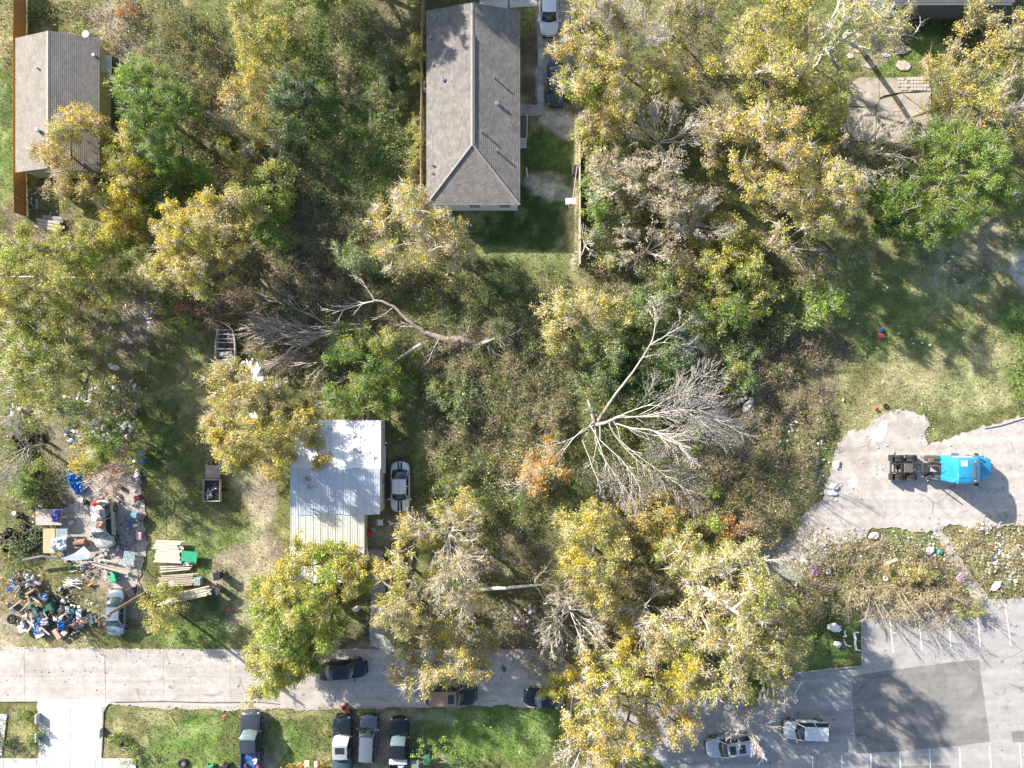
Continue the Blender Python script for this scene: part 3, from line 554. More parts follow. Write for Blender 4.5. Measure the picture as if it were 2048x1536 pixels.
# ------------------------------------------------------------------ vehicles
def car(label,cat,px,py,head,L,W,Ht,paint,kind='sedan',roofm=None,name='car',stripes=None,group=None,shieldm=None,sunroof=False,racks=False,boxm=None,plate=False):
    pz=P(px,py,Ht*.6); root=empty(name,(pz.x,pz.y,.02),math.radians(head),label,cat,group)
    cfg={'sedan':(.26,.12,-.17,-.35,.60,.66),'suv':(.25,.12,-.38,-.46,.60,.60),'wagon':(.25,.11,-.40,-.47,.60,.60),'pickup':(.22,.11,-.11,-.145,.60,.60)}[kind]
    xc,xf,xb,xd=[c*L for c in cfg[:4]]; zb=Ht*cfg[4]; hwf=lambda x:W/2*(1-.035*abs(2*x/L)**2)*max(0.02,1-min(1,abs(2*x/L))**(9 if kind!='pickup' else 14))**(1/2.7)
    def zt(x):
        if x>xc: t=(x-xc)/(L/2-xc); return zb*(1-.16*t**2.2)
        if x<xd: t=(xd-x)/max(.05,(L/2+xd)); return zb*(1.02-.06*t**2)
        return zb
    def sec(x,hw,z): return [(x,-hw*.86,.24),(x,-hw,.40),(x,-hw,z-.16),(x,-hw*.95,z-.05),(x,-hw*.72,z+.005),(x,0,z+.03),(x,hw*.72,z+.005),(x,hw*.95,z-.05),(x,hw,z-.16),(x,hw,.40),(x,hw*.86,.24)]
    x0=-L/2 if kind!='pickup' else -.135*L
    stn=[x0+(L/2-x0)*u for u in ([0,.006,.02,.045,.08]+list(np.linspace(.12,.88,16))+[.92,.955,.98,.994,.999])] if kind!='pickup' else [x0+(L/2-x0)*u for u in list(np.linspace(0,.86,16))+[.9,.94,.97,.99,.999]]; rings=[]
    for i,x in enumerate(stn):
        hw=hwf(x); z=zt(x)
        e=max(0,(abs(2*x/L)-.93)/.07); z-=.16*e*e if (x>0 or kind!='pickup') else 0
        rings.append(sec(x,hw,z))
    MB().loft(rings).build('body',paint,root,smooth=True)
    # greenhouse
    hb=W/2*.90; hr=W/2*(.70 if kind!='pickup' else .74); zr_=Ht
    def gh(x):       # outline half-width and height of the cabin shell at x
        if x>xf: t=(xc-x)/(xc-xf); return hr+.04+(hb-hr)*(1-t)*.6, zb+.01+(zr_-zb-.03)*(math.sin(t*PI/2)**.9)
        if x<xb: t=(x-xd)/(xb-xd); return hr+.02+(hb-hr)*(1-t)*.6, zb+.01+(zr_-zb-.03)*(math.sin(t*PI/2)**.8)
        return hr,zr_
    roof=roofm or paint
    def gsec(x,ins=0):
        h_,z_=gh(x); 
        tt=(x-xf)/(xc-xf) if x>xf else ((x-xb)/(xb-xd) if x<xb else 0); bw=(.20 if x>xf else .16)*tt+ (.07 if x>=xf-.001 else (-.05 if x<=xb+.001 else 0)); f_=lambda q:x-bw*q*q+(bw*.25)
        return [(f_(1),-h_*(1),z_-.03),(f_(.7),-h_*.7,z_+.005),(f_(0),0,z_+.03),(f_(.7),h_*.7,z_+.005),(f_(1),h_,z_-.03)]
    def strip(xa,xb_,n=6): 
        R=[gsec(x) for x in np.linspace(xa,xb_,n)]; mb=MB(); return mb.loft(R,closed=False)
    rf=strip(xf,xb,8); 
    # thicken the roof sides down a little
    for s_ in (-1,1): rf.loft([[(x,s_*hr,zr_-.03),(x,s_*(hr+.03),zr_-.09)] for x in np.linspace(xf,xb,8)],closed=False)
    rfo=rf.build('roof',roof,root,smooth=True)
    strip(xc,xf,5).build('windshield',shieldm or GLASS,root,smooth=True); strip(xb,xd,5).build('rear_window',GLASS,root,smooth=True)
    for s_ in (-1,1):
        xm=[xc-.03,xf,(xf+xb)/2,xb,xd+.03]; low=[(x,s_*hb,zb-.04) for x in xm]; top=[(xc-.03,s_*hb,zb-.02)]+[(x,s_*(hr+.028),zr_-.085) for x in xm[1:4]]+[(xd+.03,s_*hb,zb-.02)]
        MB().loft([low,top],closed=False).build('side_window',GLASS,root)
        pil=MB(); w_=.05
        for (pa,pb) in (((xc,s_*(hb-.03),zb+.01),(xf,s_*(hr+.015),zr_-.05)),(((xf+xb)/2,s_*(hb+.008),zb-.03),((xf+xb)/2,s_*(hr+.04),zr_-.07)),((xd,s_*(hb-.03),zb+.01),(xb,s_*(hr+.015),zr_-.05))): pil.tube([pa,pb],w_ if kind!='sedan' else .045,5)
        pil.build('pillars',roof,root)['kind']='stuff'
        m_=MB().bbox((xc-.12,s_*(W/2+.10),zb+.08),(.13,.22,.15),.03).build('mirror',paint if not shieldm else BLACK,root)
        MB().bbox((L/2-.20-(.12 if kind!='pickup' else 0),s_*W/2*.70,zb*.76),(.20,.30,.12),.05,rz=-s_*.5).build('headlight',LAMP,root)
        MB().bbox((-L/2+.13,s_*W/2*.68,zb*.84),(.14,.26,.12),.04,rz=s_*.45).build('tail_light',REDLAMP,root)
        for xw_ in (.31*L,-.29*L):
            wr=.33 if kind in('sedan',) else .37
            t_=MB().cyl((xw_,s_*(W/2-.11),wr),wr,.24,18,axis='Y').build('wheel',RUBBER,root,smooth=True); MB().cyl((xw_,s_*(W/2+.008),wr),wr*.62,.03,12,axis='Y').build('rim',RIM,t_)
    MB().bbox((L/2-.04,0,.42),(.12,W*.66,.22),.05).build('bumper',BLACK,root); MB().bbox((-L/2+.04,0,.45),(.12,W*.66,.2),.05).build('bumper',BLACK if kind!='pickup' else CHROME,root)
    MB().bbox((L/2-.07,0,zb*.66),(.08,W*.5,.18),.03).build('grille',BLACK,root)
    MB().tube([(xc+.05,-W*.3,zb+.045),(xc-.12,.1,zb+.14)],.012,4).build('wiper',BLACK,root)
    # bonnet shut lines, low ribs
    sl_=MB(); 
    for s_ in (-1,1): sl_.tube([(xc+.1,s_*W*.33,zt(xc+.1)+.021),(L/2-.3,s_*W*.30,zt(L/2-.3)+.019)],.008,4)
    sl_.build('bonnet_seam',BLACK,root)
    if stripes:
        for (xa,xb_,f) in ((xc+.06,L/2-.06,zt),(-L/2+.08,xd-.04,zt)):
            for s_ in (-1,1):
                q=np.linspace(xa,xb_,8); MB().loft([[(x,s_*.05,f(x)+.034),(x,s_*.24,f(x)+.026)] for x in q],closed=False).build('racing_stripe',stripes,root)
        MB().box(((xf+xb)/2,0,zr_+.033),(abs(xf-xb)*.98,.03,.006)).build('roof_stripe',stripes,root)
    if sunroof:
        for k in range(sunroof): MB().bbox((xf-.5-k*.95,0,zr_+.03),(.62,hr*1.25,.03),.02).build('sunroof',GLASS,rfo)
    if racks:
        for s_ in (-1,1): MB().tube([(xf-.1,s_*hr*.95,zr_+.05),(xb+.1,s_*hr*.95,zr_+.05)],.025,5).build('roof_rail',CHROME,root)
    if kind=='pickup':
        x1=-L/2; x2=-.15*L; bd=MB(); hw=W/2
        bd.box(((x1+x2)/2,0,.72),(x2-x1,W*.82,.06)); 
        for s_ in (-1,1): bd.bbox(((x1+x2)/2,s_*(hw-.10),.74),(x2-x1,.20,.72),.04)
        bd.bbox((x1+.05,0,.78),(.09,W*.8,.60),.02); bd.bbox((x2-.04,0,.80),(.07,W*.86,.62),.02); bd.build('cargo_bed',paint,root,smooth=True)
        MB().box(((x1+x2)/2,0,.765),(x2-x1-.2,W*.74,.02)).build('bed_liner',BLACK,root)
        if boxm: MB().bbox((x2-.32,0,1.12),(.50,W*.93,.30),.03).build('tool_box',boxm,root)
    return root
def paint(n,c,r=.28,met=.25): return mat(n,c,r,met,var=.05,vs=1.5,coat=.7)
car('white muscle car with twin black racing stripes beside the metal roofed house','car',800,974,-90,5.03,1.92,1.46,paint('white car paint',(.66,.67,.68)),stripes=BLACK)
car('blue grey sedan parked nose down beside the roadside garbage heap','car',231,1226,-91,4.6,1.78,1.44,paint('blue grey paint',(.20,.25,.30)))
car('black car on the road half under the large green tree','car',685,1341,6,4.8,1.85,1.45,paint('black blue paint',(.012,.016,.028)))
car('black suv with a peeled tan roof on the road half under the yellow tree','car',901,1392,0,5.2,1.95,1.75,paint('black paint',(.015,.015,.018)),'suv',roofm=mat('peeled tan roof',(.30,.20,.13),.6,var=.2,vs=3),sunroof=1)
car('black car on the road with its rear under a small yellow shrub','car',1094,1398,176,4.6,1.8,1.45,paint('black blue paint',(.012,.016,.028)),shieldm=REFLGLASS)
g1=car('dark grey pickup truck with a blue lined bed of junk at the bottom','pickup truck',500,1485,90,5.9,2.0,1.85,paint('slate paint',(.045,.055,.07)),'pickup',shieldm=REFLGLASS,name='pickup_truck')
g2=car('dark green pickup with a white sheet over its windshield','pickup truck',683,1497,90,6.2,1.9,1.9,paint('dark green grey paint',(.05,.065,.06)),'pickup',name='pickup_truck',roofm=paint('silver roof',(.36,.38,.38)),shieldm=mat('white cloth',(.8,.8,.8),.9,var=.05),sunroof=1)
car('blue grey hatchback parked between the two pickups at the bottom','car',735,1479,87,4.75,1.82,1.55,paint('steel blue paint',(.13,.155,.19)),'wagon')
g4=car('black pickup with a silver tool box across its bed','pickup truck',797,1497,90,5.9,1.88,1.72,paint('black paint',(.015,.015,.018)),'pickup',name='pickup_truck',shieldm=REFLGLASS,boxm=mat('silver tool box',(.60,.60,.58),.4,.3,var=.1))
car('white compact car parked on the asphalt lot at lower right','car',1614,1462,178,4.6,1.85,1.52,paint('white car paint',(.66,.67,.68)),'wagon')
car('silver minivan with two dark sunroofs parked at an angle','minivan',1463,1493,188,5.0,1.9,1.72,paint('silver blue paint',(.50,.54,.58)),'suv',sunroof=2,racks=True,name='minivan')
car('white suv parked nose down on the concrete strip at the top','suv',1098,20,-90,4.9,1.9,1.72,paint('white car paint',(.66,.67,.68)),'suv',name='suv')
car('dark navy sedan parked nose down beside the long house','car',1113,163,-90,4.8,1.86,1.46,paint('navy paint',(.015,.028,.06)))
vn=car('wrecked pale van with junk heaped on its roof in the yard','van',205,1049,-87,4.8,1.95,1.8,mat('dirty silver paint',(.42,.42,.40),.6,.1,var=.3,vs=3,stain=(.2,.17,.15),stain_s=2.5,stain_t=.55),'suv',shieldm=REFLGLASS,name='van')
# --- semi truck
TB=mat('bright blue paint',(.022,.26,.46),.42,.05,var=.18,vs=1.2,coat=.3,stain=(.10,.28,.42),stain_s=1.6,stain_t=.56); TBp=mat('primer patch',(.50,.52,.52),.7,var=.2); FR=mat('black chassis',(.03,.03,.032),.7,var=.2); RUST=mat('rust brown',(.15,.09,.06),.9,var=.3,vs=5)
x0=P(1868,938,1).x; yc=P(0,937,1.5).y; TK=empty('semi_truck',(x0,yc,0),0,'bright blue semi truck tractor parked on the concrete lot','semi truck')
def tx(px,h): return P(px,937,h).x-x0
fr=MB(); 
for s_ in (-1,1): fr.bbox((-1.0,s_*.43,.95),(6.6,.09,.26),.02)
for xx in (-3.9,-3.2,-2.5,-1.4,-.6,.6): fr.box((xx,0,.95),(.12,.80,.16))
fr.build('chassis',FR,TK)
for xx in (-3.35,-2.05):
    MB().cyl((xx,0,.52),.09,2.0,8,axis='Y').build('axle',FR,TK)
    MB().blob((xx,0,.55),(.5,.55,.5),3,.08,1).build('differential',FR,TK)
    for s_ in (-1,1):
        for d_ in (.78,1.10):
            t_=MB().cyl((xx,s_*d_,.52),.52,.26,24,axis='Y').build('wheel',RUBBER,TK,smooth=True); tr=MB()
            for k in range(24):
                an=2*PI*k/24; tr.box((xx+.525*math.cos(an),s_*d_,.52+.525*math.sin(an)),(.03,.25,.05),ry=-an)
            tr.build('tread',RUBBER,t_); MB().cyl((xx,s_*(d_+.10),.52),.28,.10,14,axis='Y').build('rim',RIM,t_)
MB().bbox((-2.62,0,1.17),(.85,.85,.10),.06).build('fifth_wheel',mat('greasy steel',(.17,.15,.13),.5,.5,var=.3),TK)
for s_ in (-1,1): MB().bbox((-4.12,s_*.94,.62),(.04,.62,.75),.01).build('mudflap',BLACK,TK)
MB().bbox((-4.25,0,.9),(.12,1.2,.2),.02).build('tail_beam',FR,TK)
for s_ in (-1,1): MB().cyl((-.05,s_*.92,.70),.30,1.3,14,axis='X').build('fuel_tank',mat('dull dark tank',(.10,.10,.10),.5,.4),TK,smooth=True)
MB().bbox((-.95,.05,1.20),(.75,.95,.30),.04).build('deck_plate',FR,TK); MB().bbox((-.35,.75,1.0),(.5,.4,.4),.05).build('air_tank',RUST,TK); MB().bbox((-.4,-.7,.95),(.4,.5,.35),.05).build('battery_box',FR,TK); MB().tube([(-.9,.2,1.2),(-.5,.35,1.9),(.15,.2,2.2)],.035).build('air_hose',RUST,TK)
MB().tube([(-.35,-1.0,.9),(-.35,-1.0,2.2)],.07,8).build('exhaust_stack',CHROME,TK,smooth=True)
# sleeper and cab: lofted shell
xs_=tx(1916,3.7); xr1=tx(1955,3.7)
def tring(x,hw,zl,zh,rr_=.25): return [(x,-hw,zl),(x,-hw,zh-rr_*1.6),(x,-hw+.06,zh-rr_*.7),(x,-hw+rr_,zh-.05),(x,-.4,zh+.02),(x,.4,zh+.02),(x,hw-rr_,zh-.05),(x,hw-.06,zh-rr_*.7),(x,hw,zh-rr_*1.6),(x,hw,zl)]
MB().loft([tring(xs_,1.18,.75,3.62),tring(xs_+.05,1.22,.7,3.72),tring(xs_+1.0,1.23,.7,3.78),tring(xr1-.05,1.22,.7,3.70),tring(xr1+.5,1.18,.7,3.25,.2),tring(xr1+.75,1.16,.7,2.75,.2)]).build('sleeper_cab',TB,TK,smooth=True)
hx=xr1+.75; xn=tx(1979,1.3)
MB().loft([tring(hx,1.12,.6,2.02,.15),tring(hx+.5,1.10,.55,1.95,.15),tring(xn-.6,1.08,.5,1.80,.2),tring(xn-.12,1.0,.5,1.66,.2),tring(xn,.93,.55,1.4,.15)]).build('hood',TB,TK,smooth=True)
MB().loft([[(hx-.18,-1.02,2.78),(hx-.18,1.02,2.78)],[(hx+.35,-1.06,2.04),(hx+.35,1.06,2.04)]],closed=False).build('windshield',GLASS,TK)
MB().bbox((tx(1947,3.7),-.02,3.79),(.26,1.25,.05),.03).build('roof_hatch',mat('dark hatch',(.10,.12,.12),.4),TK)
MB().bbox(((xs_+xs_+1.0)/2+.02,.75,3.775),(.62,.55,.02),.01).build('primer_patch',TBp,TK)
for k,(yy,zz,dy,dz_) in enumerate(((0,2.0,1.2,1.7),(-.9,1.6,.3,.5),(.85,2.6,.35,.4))): MB().bbox((xs_-.015,yy,zz),(.03,dy,dz_),.012).build('rear_panel',TB,TK)
for yy in (-.62,.62): MB().tube([(xs_+.1,yy,3.775),(xr1-.2,yy,3.75)],.012,4).build('roof_seam',BLACK,TK)
MB().tube([(xs_+1.02,-1.1,3.70),(xs_+1.02,-.5,3.795),(xs_+1.02,.5,3.795),(xs_+1.02,1.1,3.70)],.012,4).build('roof_seam',BLACK,TK)
for k,yy in enumerate((-.9,-.45,0,.45,.9)): MB().bbox((xr1-.25,yy,3.74),(.16,.09,.08),.02).build('marker_light',mat('amber lens',(.6,.28,.04),.3),TK)
MB().tube([(hx+.2,0,2.06),(xn-.15,0,1.70)],.012,4).build('hood_seam',BLACK,TK)
MB().bbox((xs_-.10,-.95,3.2),(.16,.30,.45),.04).build('side_fairing',TB,TK); MB().bbox((xs_+.9,1.30,2.9),(1.9,.08,.10),.03).build('roof_trim',WHITE,TK)
for s_ in (-1,1):
    MB().bbox((hx+.1,s_*1.45,2.2),(.12,.22,.55),.04).build('mirror',BLACK,TK); MB().tube([(hx,s_*1.15,2.4),(hx+.1,s_*1.45,2.4)],.02,4).build('mirror_arm',BLACK,TK)
    MB().loft([[(xs_+1.35,s_*1.235,1.95),(xs_+1.35,s_*1.22,2.75)],[(hx-.1,s_*1.19,1.95),(hx-.3,s_*1.19,2.6)]],closed=False).build('side_window',GLASS,TK)
    t_=MB().cyl((xn-1.15,s_*1.02,.52),.52,.28,24,axis='Y').build('wheel',RUBBER,TK,smooth=True); MB().cyl((xn-1.15,s_*1.14,.52),.30,.06,14,axis='Y').build('rim',RIM,t_)
    MB().bbox((xn-1.15,s_*1.02,1.18),(1.35,.42,.16),.07).build('fender',TB,TK,smooth=True)
    MB().bbox((xn-.12,s_*.86,1.15),(.12,.3,.26),.04).build('headlight',LAMP,TK)
    MB().bbox((hx-1.0,s_*1.32,.55),(.8,.2,.1),.03).build('step',CHROME,TK)
MB().bbox((xn-.02,0,.55),(.2,2.2,.32),.06).build('bumper',CHROME,TK); MB().bbox((xn+.01,0,1.1),(.05,1.1,.6),.02).build('grille',BLACK,TK)
# --- boat hull
BT=mat('weathered hull',(.34,.30,.29),.9,var=.35,vs=4); BTD=mat('dark hull inside',(.07,.06,.055),.9,var=.4,vs=4)
pb=P(451,702,.7); BO=empty('boat',(pb.x,pb.y,0),0,'derelict rusty open boat hull lying in the grass','boat')
def bsec(y,hw,z0,z1,th): return [(-hw,y,z1),(-hw*.93,y,z0+.1),(-hw*.5,y,z0),(hw*.5,y,z0),(hw*.93,y,z0+.1),(hw,y,z1),(hw-th,y,z1),(hw*.85-th,y,z0+.16),(0,y,z0+.1),(-hw*.85+th,y,z0+.16),(-hw+th,y,z1)]
st_=[(2.2,.74),(1.9,.84),(1.0,1.0),(0,1.04),(-.9,1.0),(-1.6,.80),(-2.05,.52),(-2.3,.25)]
MB().loft([bsec(y,h_,.12 if y>-1.7 else .3,.80+(.06 if y<-1.5 else 0),.13) for y,h_ in st_]).build('hull',BT,BO,smooth=True)
for y,h_ in ((2.1,.68),(1.65,.80),(1.2,.86),(.85,.88),(.2,.9),(-.9,.86)): MB().bbox((0,y,.70),(h_*2-.1,.09,.06),.02).build('thwart',BT,BO)
MB().box((.25,1.3,.6),(.06,1.2,.05)).build('strut',BT,BO); MB().box((-.3,.7,.4),(.5,.5,.3)).build('engine_box',BTD,BO); MB().box((0,.5,.35),(1.4,2.6,.04)).build('deck_board',BTD,BO)
MB().cloth([(-.8,-.1,0),(.6,0,0),(.5,-.7,0),(-.7,-.6,0)],.5,.25,6,3).build('torn_cover',mat('grey cloth',(.45,.42,.40),.9),BO)
MB().blob((.1,-1.3,.55),(1.2,1.2,.35),5,.35,2).build('leaf_litter',mat('dead leaves',(.30,.25,.20),.95,var=.4,vs=8),BO)
# --- utility trailer
pt=P(426,968,.6); TR=empty('trailer',(pt.x,pt.y,0),0,'small black utility trailer full of scrap under the yellow tree','trailer')
MB().box((0,-.6,.5),(1.6,2.1,.05)).build('deck',BTD,TR)
for s_ in (-1,1):
    MB().bbox((s_*.82,-.6,.72),(.06,2.15,.42),.015).build('side_rail',GRYW,TR); t_=MB().cyl((s_*.98,-.6,.33),.33,.2,14,axis='Y',M=Matrix.Rotation(0,4,'Z')).build('wheel',RUBBER,TR)
for y in (.45,-1.66): MB().bbox((0,y,.72),(1.66,.06,.42),.015).build('end_rail',GRYW,TR)
MB().bbox((0,1.2,.55),(1.5,1.3,.08),.02).build('front_board',mat('grey board',(.28,.24,.22),.9,var=.2),TR)
MB().tube([(0,.5,.45),(0,2.3,.42)],.05,5).build('drawbar',FR,TR)
r=random.Random(5)
for k in range(7): MB().tube([(r.uniform(-.6,.6),r.uniform(-1.5,.2),.6),(r.uniform(-.6,.6),r.uniform(-1.5,.2),.8)],r.uniform(.03,.06),6).build('scrap_pipe',r.choice([CHROME,FR,RUST]),TR)
for k in range(3): MB().torus((r.uniform(-.4,.4),r.uniform(-1.3,0),.72+k*.04),.24,.035,14,5).build('scrap_rim',CHROME if k else RUBBER,TR)
# ------------------------------------------------------------------ vegetation tools
YEL=(.60,.51,.11);PYE=(.63,.57,.25);GOL=(.60,.44,.12);ORG=(.66,.34,.08);RUS=(.42,.16,.06);OLG=(.33,.35,.07);GR=(.14,.24,.045);BGR=(.30,.44,.06);DG=(.045,.085,.028);BR=(.36,.28,.17);PB=(.47,.40,.28);SG=(.25,.32,.16);LG=(.32,.40,.14);VYE=(.72,.58,.05)
PAL={'yellow':[(YEL,4),(PYE,4),(GOL,1.5),(OLG,4),(PB,2)],'pale':[(PYE,5),(YEL,2),(OLG,4),(PB,3)],'gold':[(GOL,5),(YEL,3),(PB,4),(OLG,3)],'orange':[(ORG,4),(GOL,4),(YEL,3),(BR,2)],'vivid':[(VYE,5),(YEL,4),(OLG,3),(BGR,1)],
 'rust':[(RUS,4),(ORG,4),(BR,4)],'olive':[(OLG,5),(PYE,2),(GR,3),(YEL,1)],'yellowgreen':[(YEL,3),(OLG,4),(BGR,3),(PYE,2)],'green':[(GR,5),(BGR,3),(OLG,2)],'bright':[(BGR,5),(GR,3),(LG,2)],'dark':[(DG,5),(GR,3)],
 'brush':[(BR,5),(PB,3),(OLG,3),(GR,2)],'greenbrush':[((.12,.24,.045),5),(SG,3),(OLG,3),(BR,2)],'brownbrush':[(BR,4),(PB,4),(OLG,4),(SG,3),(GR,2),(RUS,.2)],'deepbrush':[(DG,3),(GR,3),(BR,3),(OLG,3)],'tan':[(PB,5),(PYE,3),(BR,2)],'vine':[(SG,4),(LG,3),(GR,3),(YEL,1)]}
def palpick(pal,rs,n):
    cs=np.array([c for c,_ in PAL[pal]]); ws=np.array([w for _,w in PAL[pal]],float); return cs[rs.choice(len(cs),n,p=ws/ws.sum())]
def quads(Cn,size,rs,flat=.0,asp=.7):
    """random oriented leaf quads (4 verts) around centres"""
    n=len(Cn); nrm=rs.normal(size=(n,3)); nrm[:,2]=np.abs(nrm[:,2])+flat; nrm/=np.linalg.norm(nrm,axis=1,keepdims=True)
    t=rs.normal(size=(n,3)); t-=nrm*(t*nrm).sum(1,keepdims=True); t/=np.linalg.norm(t,axis=1,keepdims=True)+1e-9; b=np.cross(nrm,t)
    s=(np.asarray(size)*np.ones(n))[:,None]*rs.uniform(.6,1.3,(n,1))*.5; a=t*s; b=b*s*asp
    V=np.stack([Cn-a*1.1-b*.65,Cn+a*1.1-b*.65,Cn+b*1.3],1).reshape(-1,3); F=np.arange(3*n).reshape(n,3); return V,F
def segmesh(name,P0,P1,R0,R1,m,parent,n=3,cone=False):
    if cone: return conemesh(name,P0,P1,R0,m,parent)
    P0=np.asarray(P0,float); 
    if len(P0)==0: return None
    R1=np.asarray(R1,float)*np.ones(len(P0)); R0=np.asarray(R0,float)*np.ones(len(P0)); P1=np.asarray(P1,float)
    return segmesh_(name,P0,P1,R0,R1,m,parent,n)
def conemesh(name,P0,P1,R0,m,parent):
    P0=np.asarray(P0,float);P1=np.asarray(P1,float);k=len(P0); R0=np.asarray(R0,float)*np.ones(k)
    d=P1-P0; d/=np.linalg.norm(d,axis=1,keepdims=True)+1e-9; up=np.where(np.abs(d[:,2:3])<.9,np.array([[0,0,1.]]),np.array([[1.,0,0]]))
    a=np.cross(d,up); a/=np.linalg.norm(a,axis=1,keepdims=True); b=np.cross(d,a); ang=np.arange(3)*2*PI/3
    ring=P0[:,None,:]+(a[:,None,:]*np.cos(ang)[None,:,None]+b[:,None,:]*np.sin(ang)[None,:,None])*R0[:,None,None]
    V=np.concatenate([ring,P1[:,None,:]],1).reshape(-1,3); base=(np.arange(k)*4)[:,None]
    F=np.concatenate([np.concatenate([base+j,base+(j+1)%3,base+3],1) for j in range(3)]); return npmesh(name,V,F,None,m,parent)
def segmesh_(name,P0,P1,R0,R1,m,parent,n=3):
    P0=np.asarray(P0,float);P1=np.asarray(P1,float); R0=np.asarray(R0,float)*np.ones(len(P0)); R1=np.asarray(R1,float)*np.ones(len(P0))
    if len(P0)==0: return None
    d=P1-P0; L=np.linalg.norm(d,axis=1,keepdims=True)+1e-9; d=d/L; up=np.where(np.abs(d[:,2:3])<.9,np.array([[0,0,1.]]),np.array([[1.,0,0]]))
    a=np.cross(d,up); a/=np.linalg.norm(a,axis=1,keepdims=True); b=np.cross(d,a)
    ang=np.arange(n)*2*PI/n; rings=[]
    for (p,r_) in ((P0-d*R0[:,None]*.5,R0),(P1,R1)):
        rings.append(p[:,None,:]+(a[:,None,:]*np.cos(ang)[None,:,None]+b[:,None,:]*np.sin(ang)[None,:,None])*r_[:,None,None])
    V=np.stack(rings,1).reshape(-1,3); k=len(P0); base=(np.arange(k)*2*n)[:,None]; F=[]
    for j in range(n): F.append(np.concatenate([base+j,base+(j+1)%n,base+n+(j+1)%n,base+n+j],1))
    return npmesh(name,V,np.concatenate(F),None,m,parent,smooth=True)
def tree(label,px,py,rx,ry,h,pal,seed,name='tree',cat='tree',leaves=1.0,bark=None,twigc=None,leaf=.20,low=.35,clump=.85,twigs=10,pal2=None,offc=(0,0),group=None,holes=.12,fans=0,trunkpx=None,part_names=('trunk','crown'),dens=1.0):
    rs=np.random.RandomState(seed); bark=bark or BARK; hc=h*.7; c=P(px,py,hc); k=(H-hc)/H/S; Rx,Ry=rx*k,ry*k
    bx,by=(c.x+offc[0],c.y+offc[1]) if trunkpx is None else P(*trunkpx)[:2]
    root=empty(name,(bx,by,0),0,label,cat,group)
    n=int(max(8,3.1*Rx*Ry/(clump*clump)*.9*dens)); pts=[]; ph=rs.uniform(0,6.3,4); 
    while len(pts)<n:
        u=rs.uniform(-1.25,1.25,2); q=math.hypot(*u); an=math.atan2(u[1],u[0])
        lim=1+.20*math.sin(2*an+ph[0])+.14*math.sin(3*an+ph[1])+.12*math.sin(5*an+ph[2])
        if q>lim: continue
        if vnoise(c.x+u[0]*Rx,c.y+u[1]*Ry,max(1.4,Rx*.35),seed%50)<holes*.7+.08: continue
        e=1-(q/lim)**2; top=h*(low+(1-low)*math.sqrt(max(0,e))); z=top-rs.rand()**1.8*(top-h*low)*.9-rs.uniform(0,.5); z+=rs.normal()*.35
        pts.append((c.x-bx+u[0]*Rx,c.y-by+u[1]*Ry,max(.35,z)))
    pts=np.array(pts)
    # connect the clumps into limbs
    nodes=[np.array([0,0,0.])]; par=[-1]; th=h*(low*.75)
    kT=3
    for i in range(1,kT+1): nodes.append(np.array([rs.normal()*.12*i,rs.normal()*.12*i,th*i/kT])); par.append(i-1)
    order=np.argsort(np.hypot(pts[:,0],pts[:,1])+.6*np.abs(pts[:,2]-th)); cl=[]
    for o in order:
        p=pts[o]; A=np.array(nodes[kT:]); d=np.linalg.norm(A-p,axis=1)+.25*np.maximum(0,A[:,2]-p[2]+.2)*3; j=int(np.argmin(d))+kT; q=nodes[j]; L=np.linalg.norm(p-q)
        ns=max(1,int(L/1.0)); prev=j
        for s_ in range(1,ns+1):
            t=s_/ns; x=q+(p-q)*t+ (rs.normal(size=3)*.13*L/ns*(1 if s_<ns else 0)) ; x[2]-=.10*math.sin(PI*t)*L*.3; nodes.append(x); par.append(prev); prev=len(nodes)-1
        cl.append(prev)
    N_=len(nodes); cnt=np.zeros(N_)
    for j in cl:
        q=j
        while q>=0: cnt[q]+=1; q=par[q]
    rad=.014+.016*h/9*np.sqrt(cnt)*1.15; nodes=np.array(nodes); par=np.array(par); ii=np.arange(1,N_); rp=np.minimum(rad[par[ii]],rad[ii]*1.6)
    segmesh(part_names[0],nodes[par[ii]],nodes[ii],rp,rad[ii],bark,root,5)
    # twigs
    CP=nodes[cl]; m_=twigs*len(CP)
    if m_:
        base=np.repeat(CP,twigs,0)+rs.normal(size=(m_,3))*.12; dr=rs.normal(size=(m_,3))*.7; out=base.copy(); out[:,2]*=.3; out/=np.linalg.norm(out,axis=1,keepdims=True)+.01; dr+=out*.8; dr[:,2]+=.25; dr/=np.linalg.norm(dr,axis=1,keepdims=True)
        L=rs.uniform(.35,1.15,(m_,1))*clump*1.15; mid=base+dr*L*.6+rs.normal(size=(m_,3))*.05; tip=mid+(dr+rs.normal(size=(m_,3))*.35)*L*.5
        tw=conemesh('twigs',base,tip,np.full(m_,.026),twigc or GREYBARK,root); tw['kind']='stuff'
    nl=int(330*leaves**.75*clump*clump/(.72)); leaf=leaf*.76
    if nl>0:
        K=len(pts); ctr=np.repeat(pts,nl,0); off=rs.normal(size=(K*nl,3))*np.array([.42,.42,.26])*clump
        # sub-clusters inside a clump
        sub=rs.normal(size=(K,7,3))*np.array([.40,.40,.25])*clump; pick=rs.randint(0,7,K*nl); off=off*.5+sub[np.repeat(np.arange(K),nl),pick]
        off*=1.12; cc_=ctr+off; cc_[:,2]=np.maximum(cc_[:,2],.08)
        cp=palpick(pal,rs,K)
        if pal2: 
            w_=vnoise(pts[:,0]+c.x,pts[:,1]+c.y,max(1.5,Rx*.6),(seed+7)%40)>.52; cp[w_]=palpick(pal2,rs,K)[w_]
        col=np.repeat(cp,nl,0)*.60+palpick(pal,rs,K*nl)*.40; col*=rs.uniform(.65,1.35,(K*nl,1))
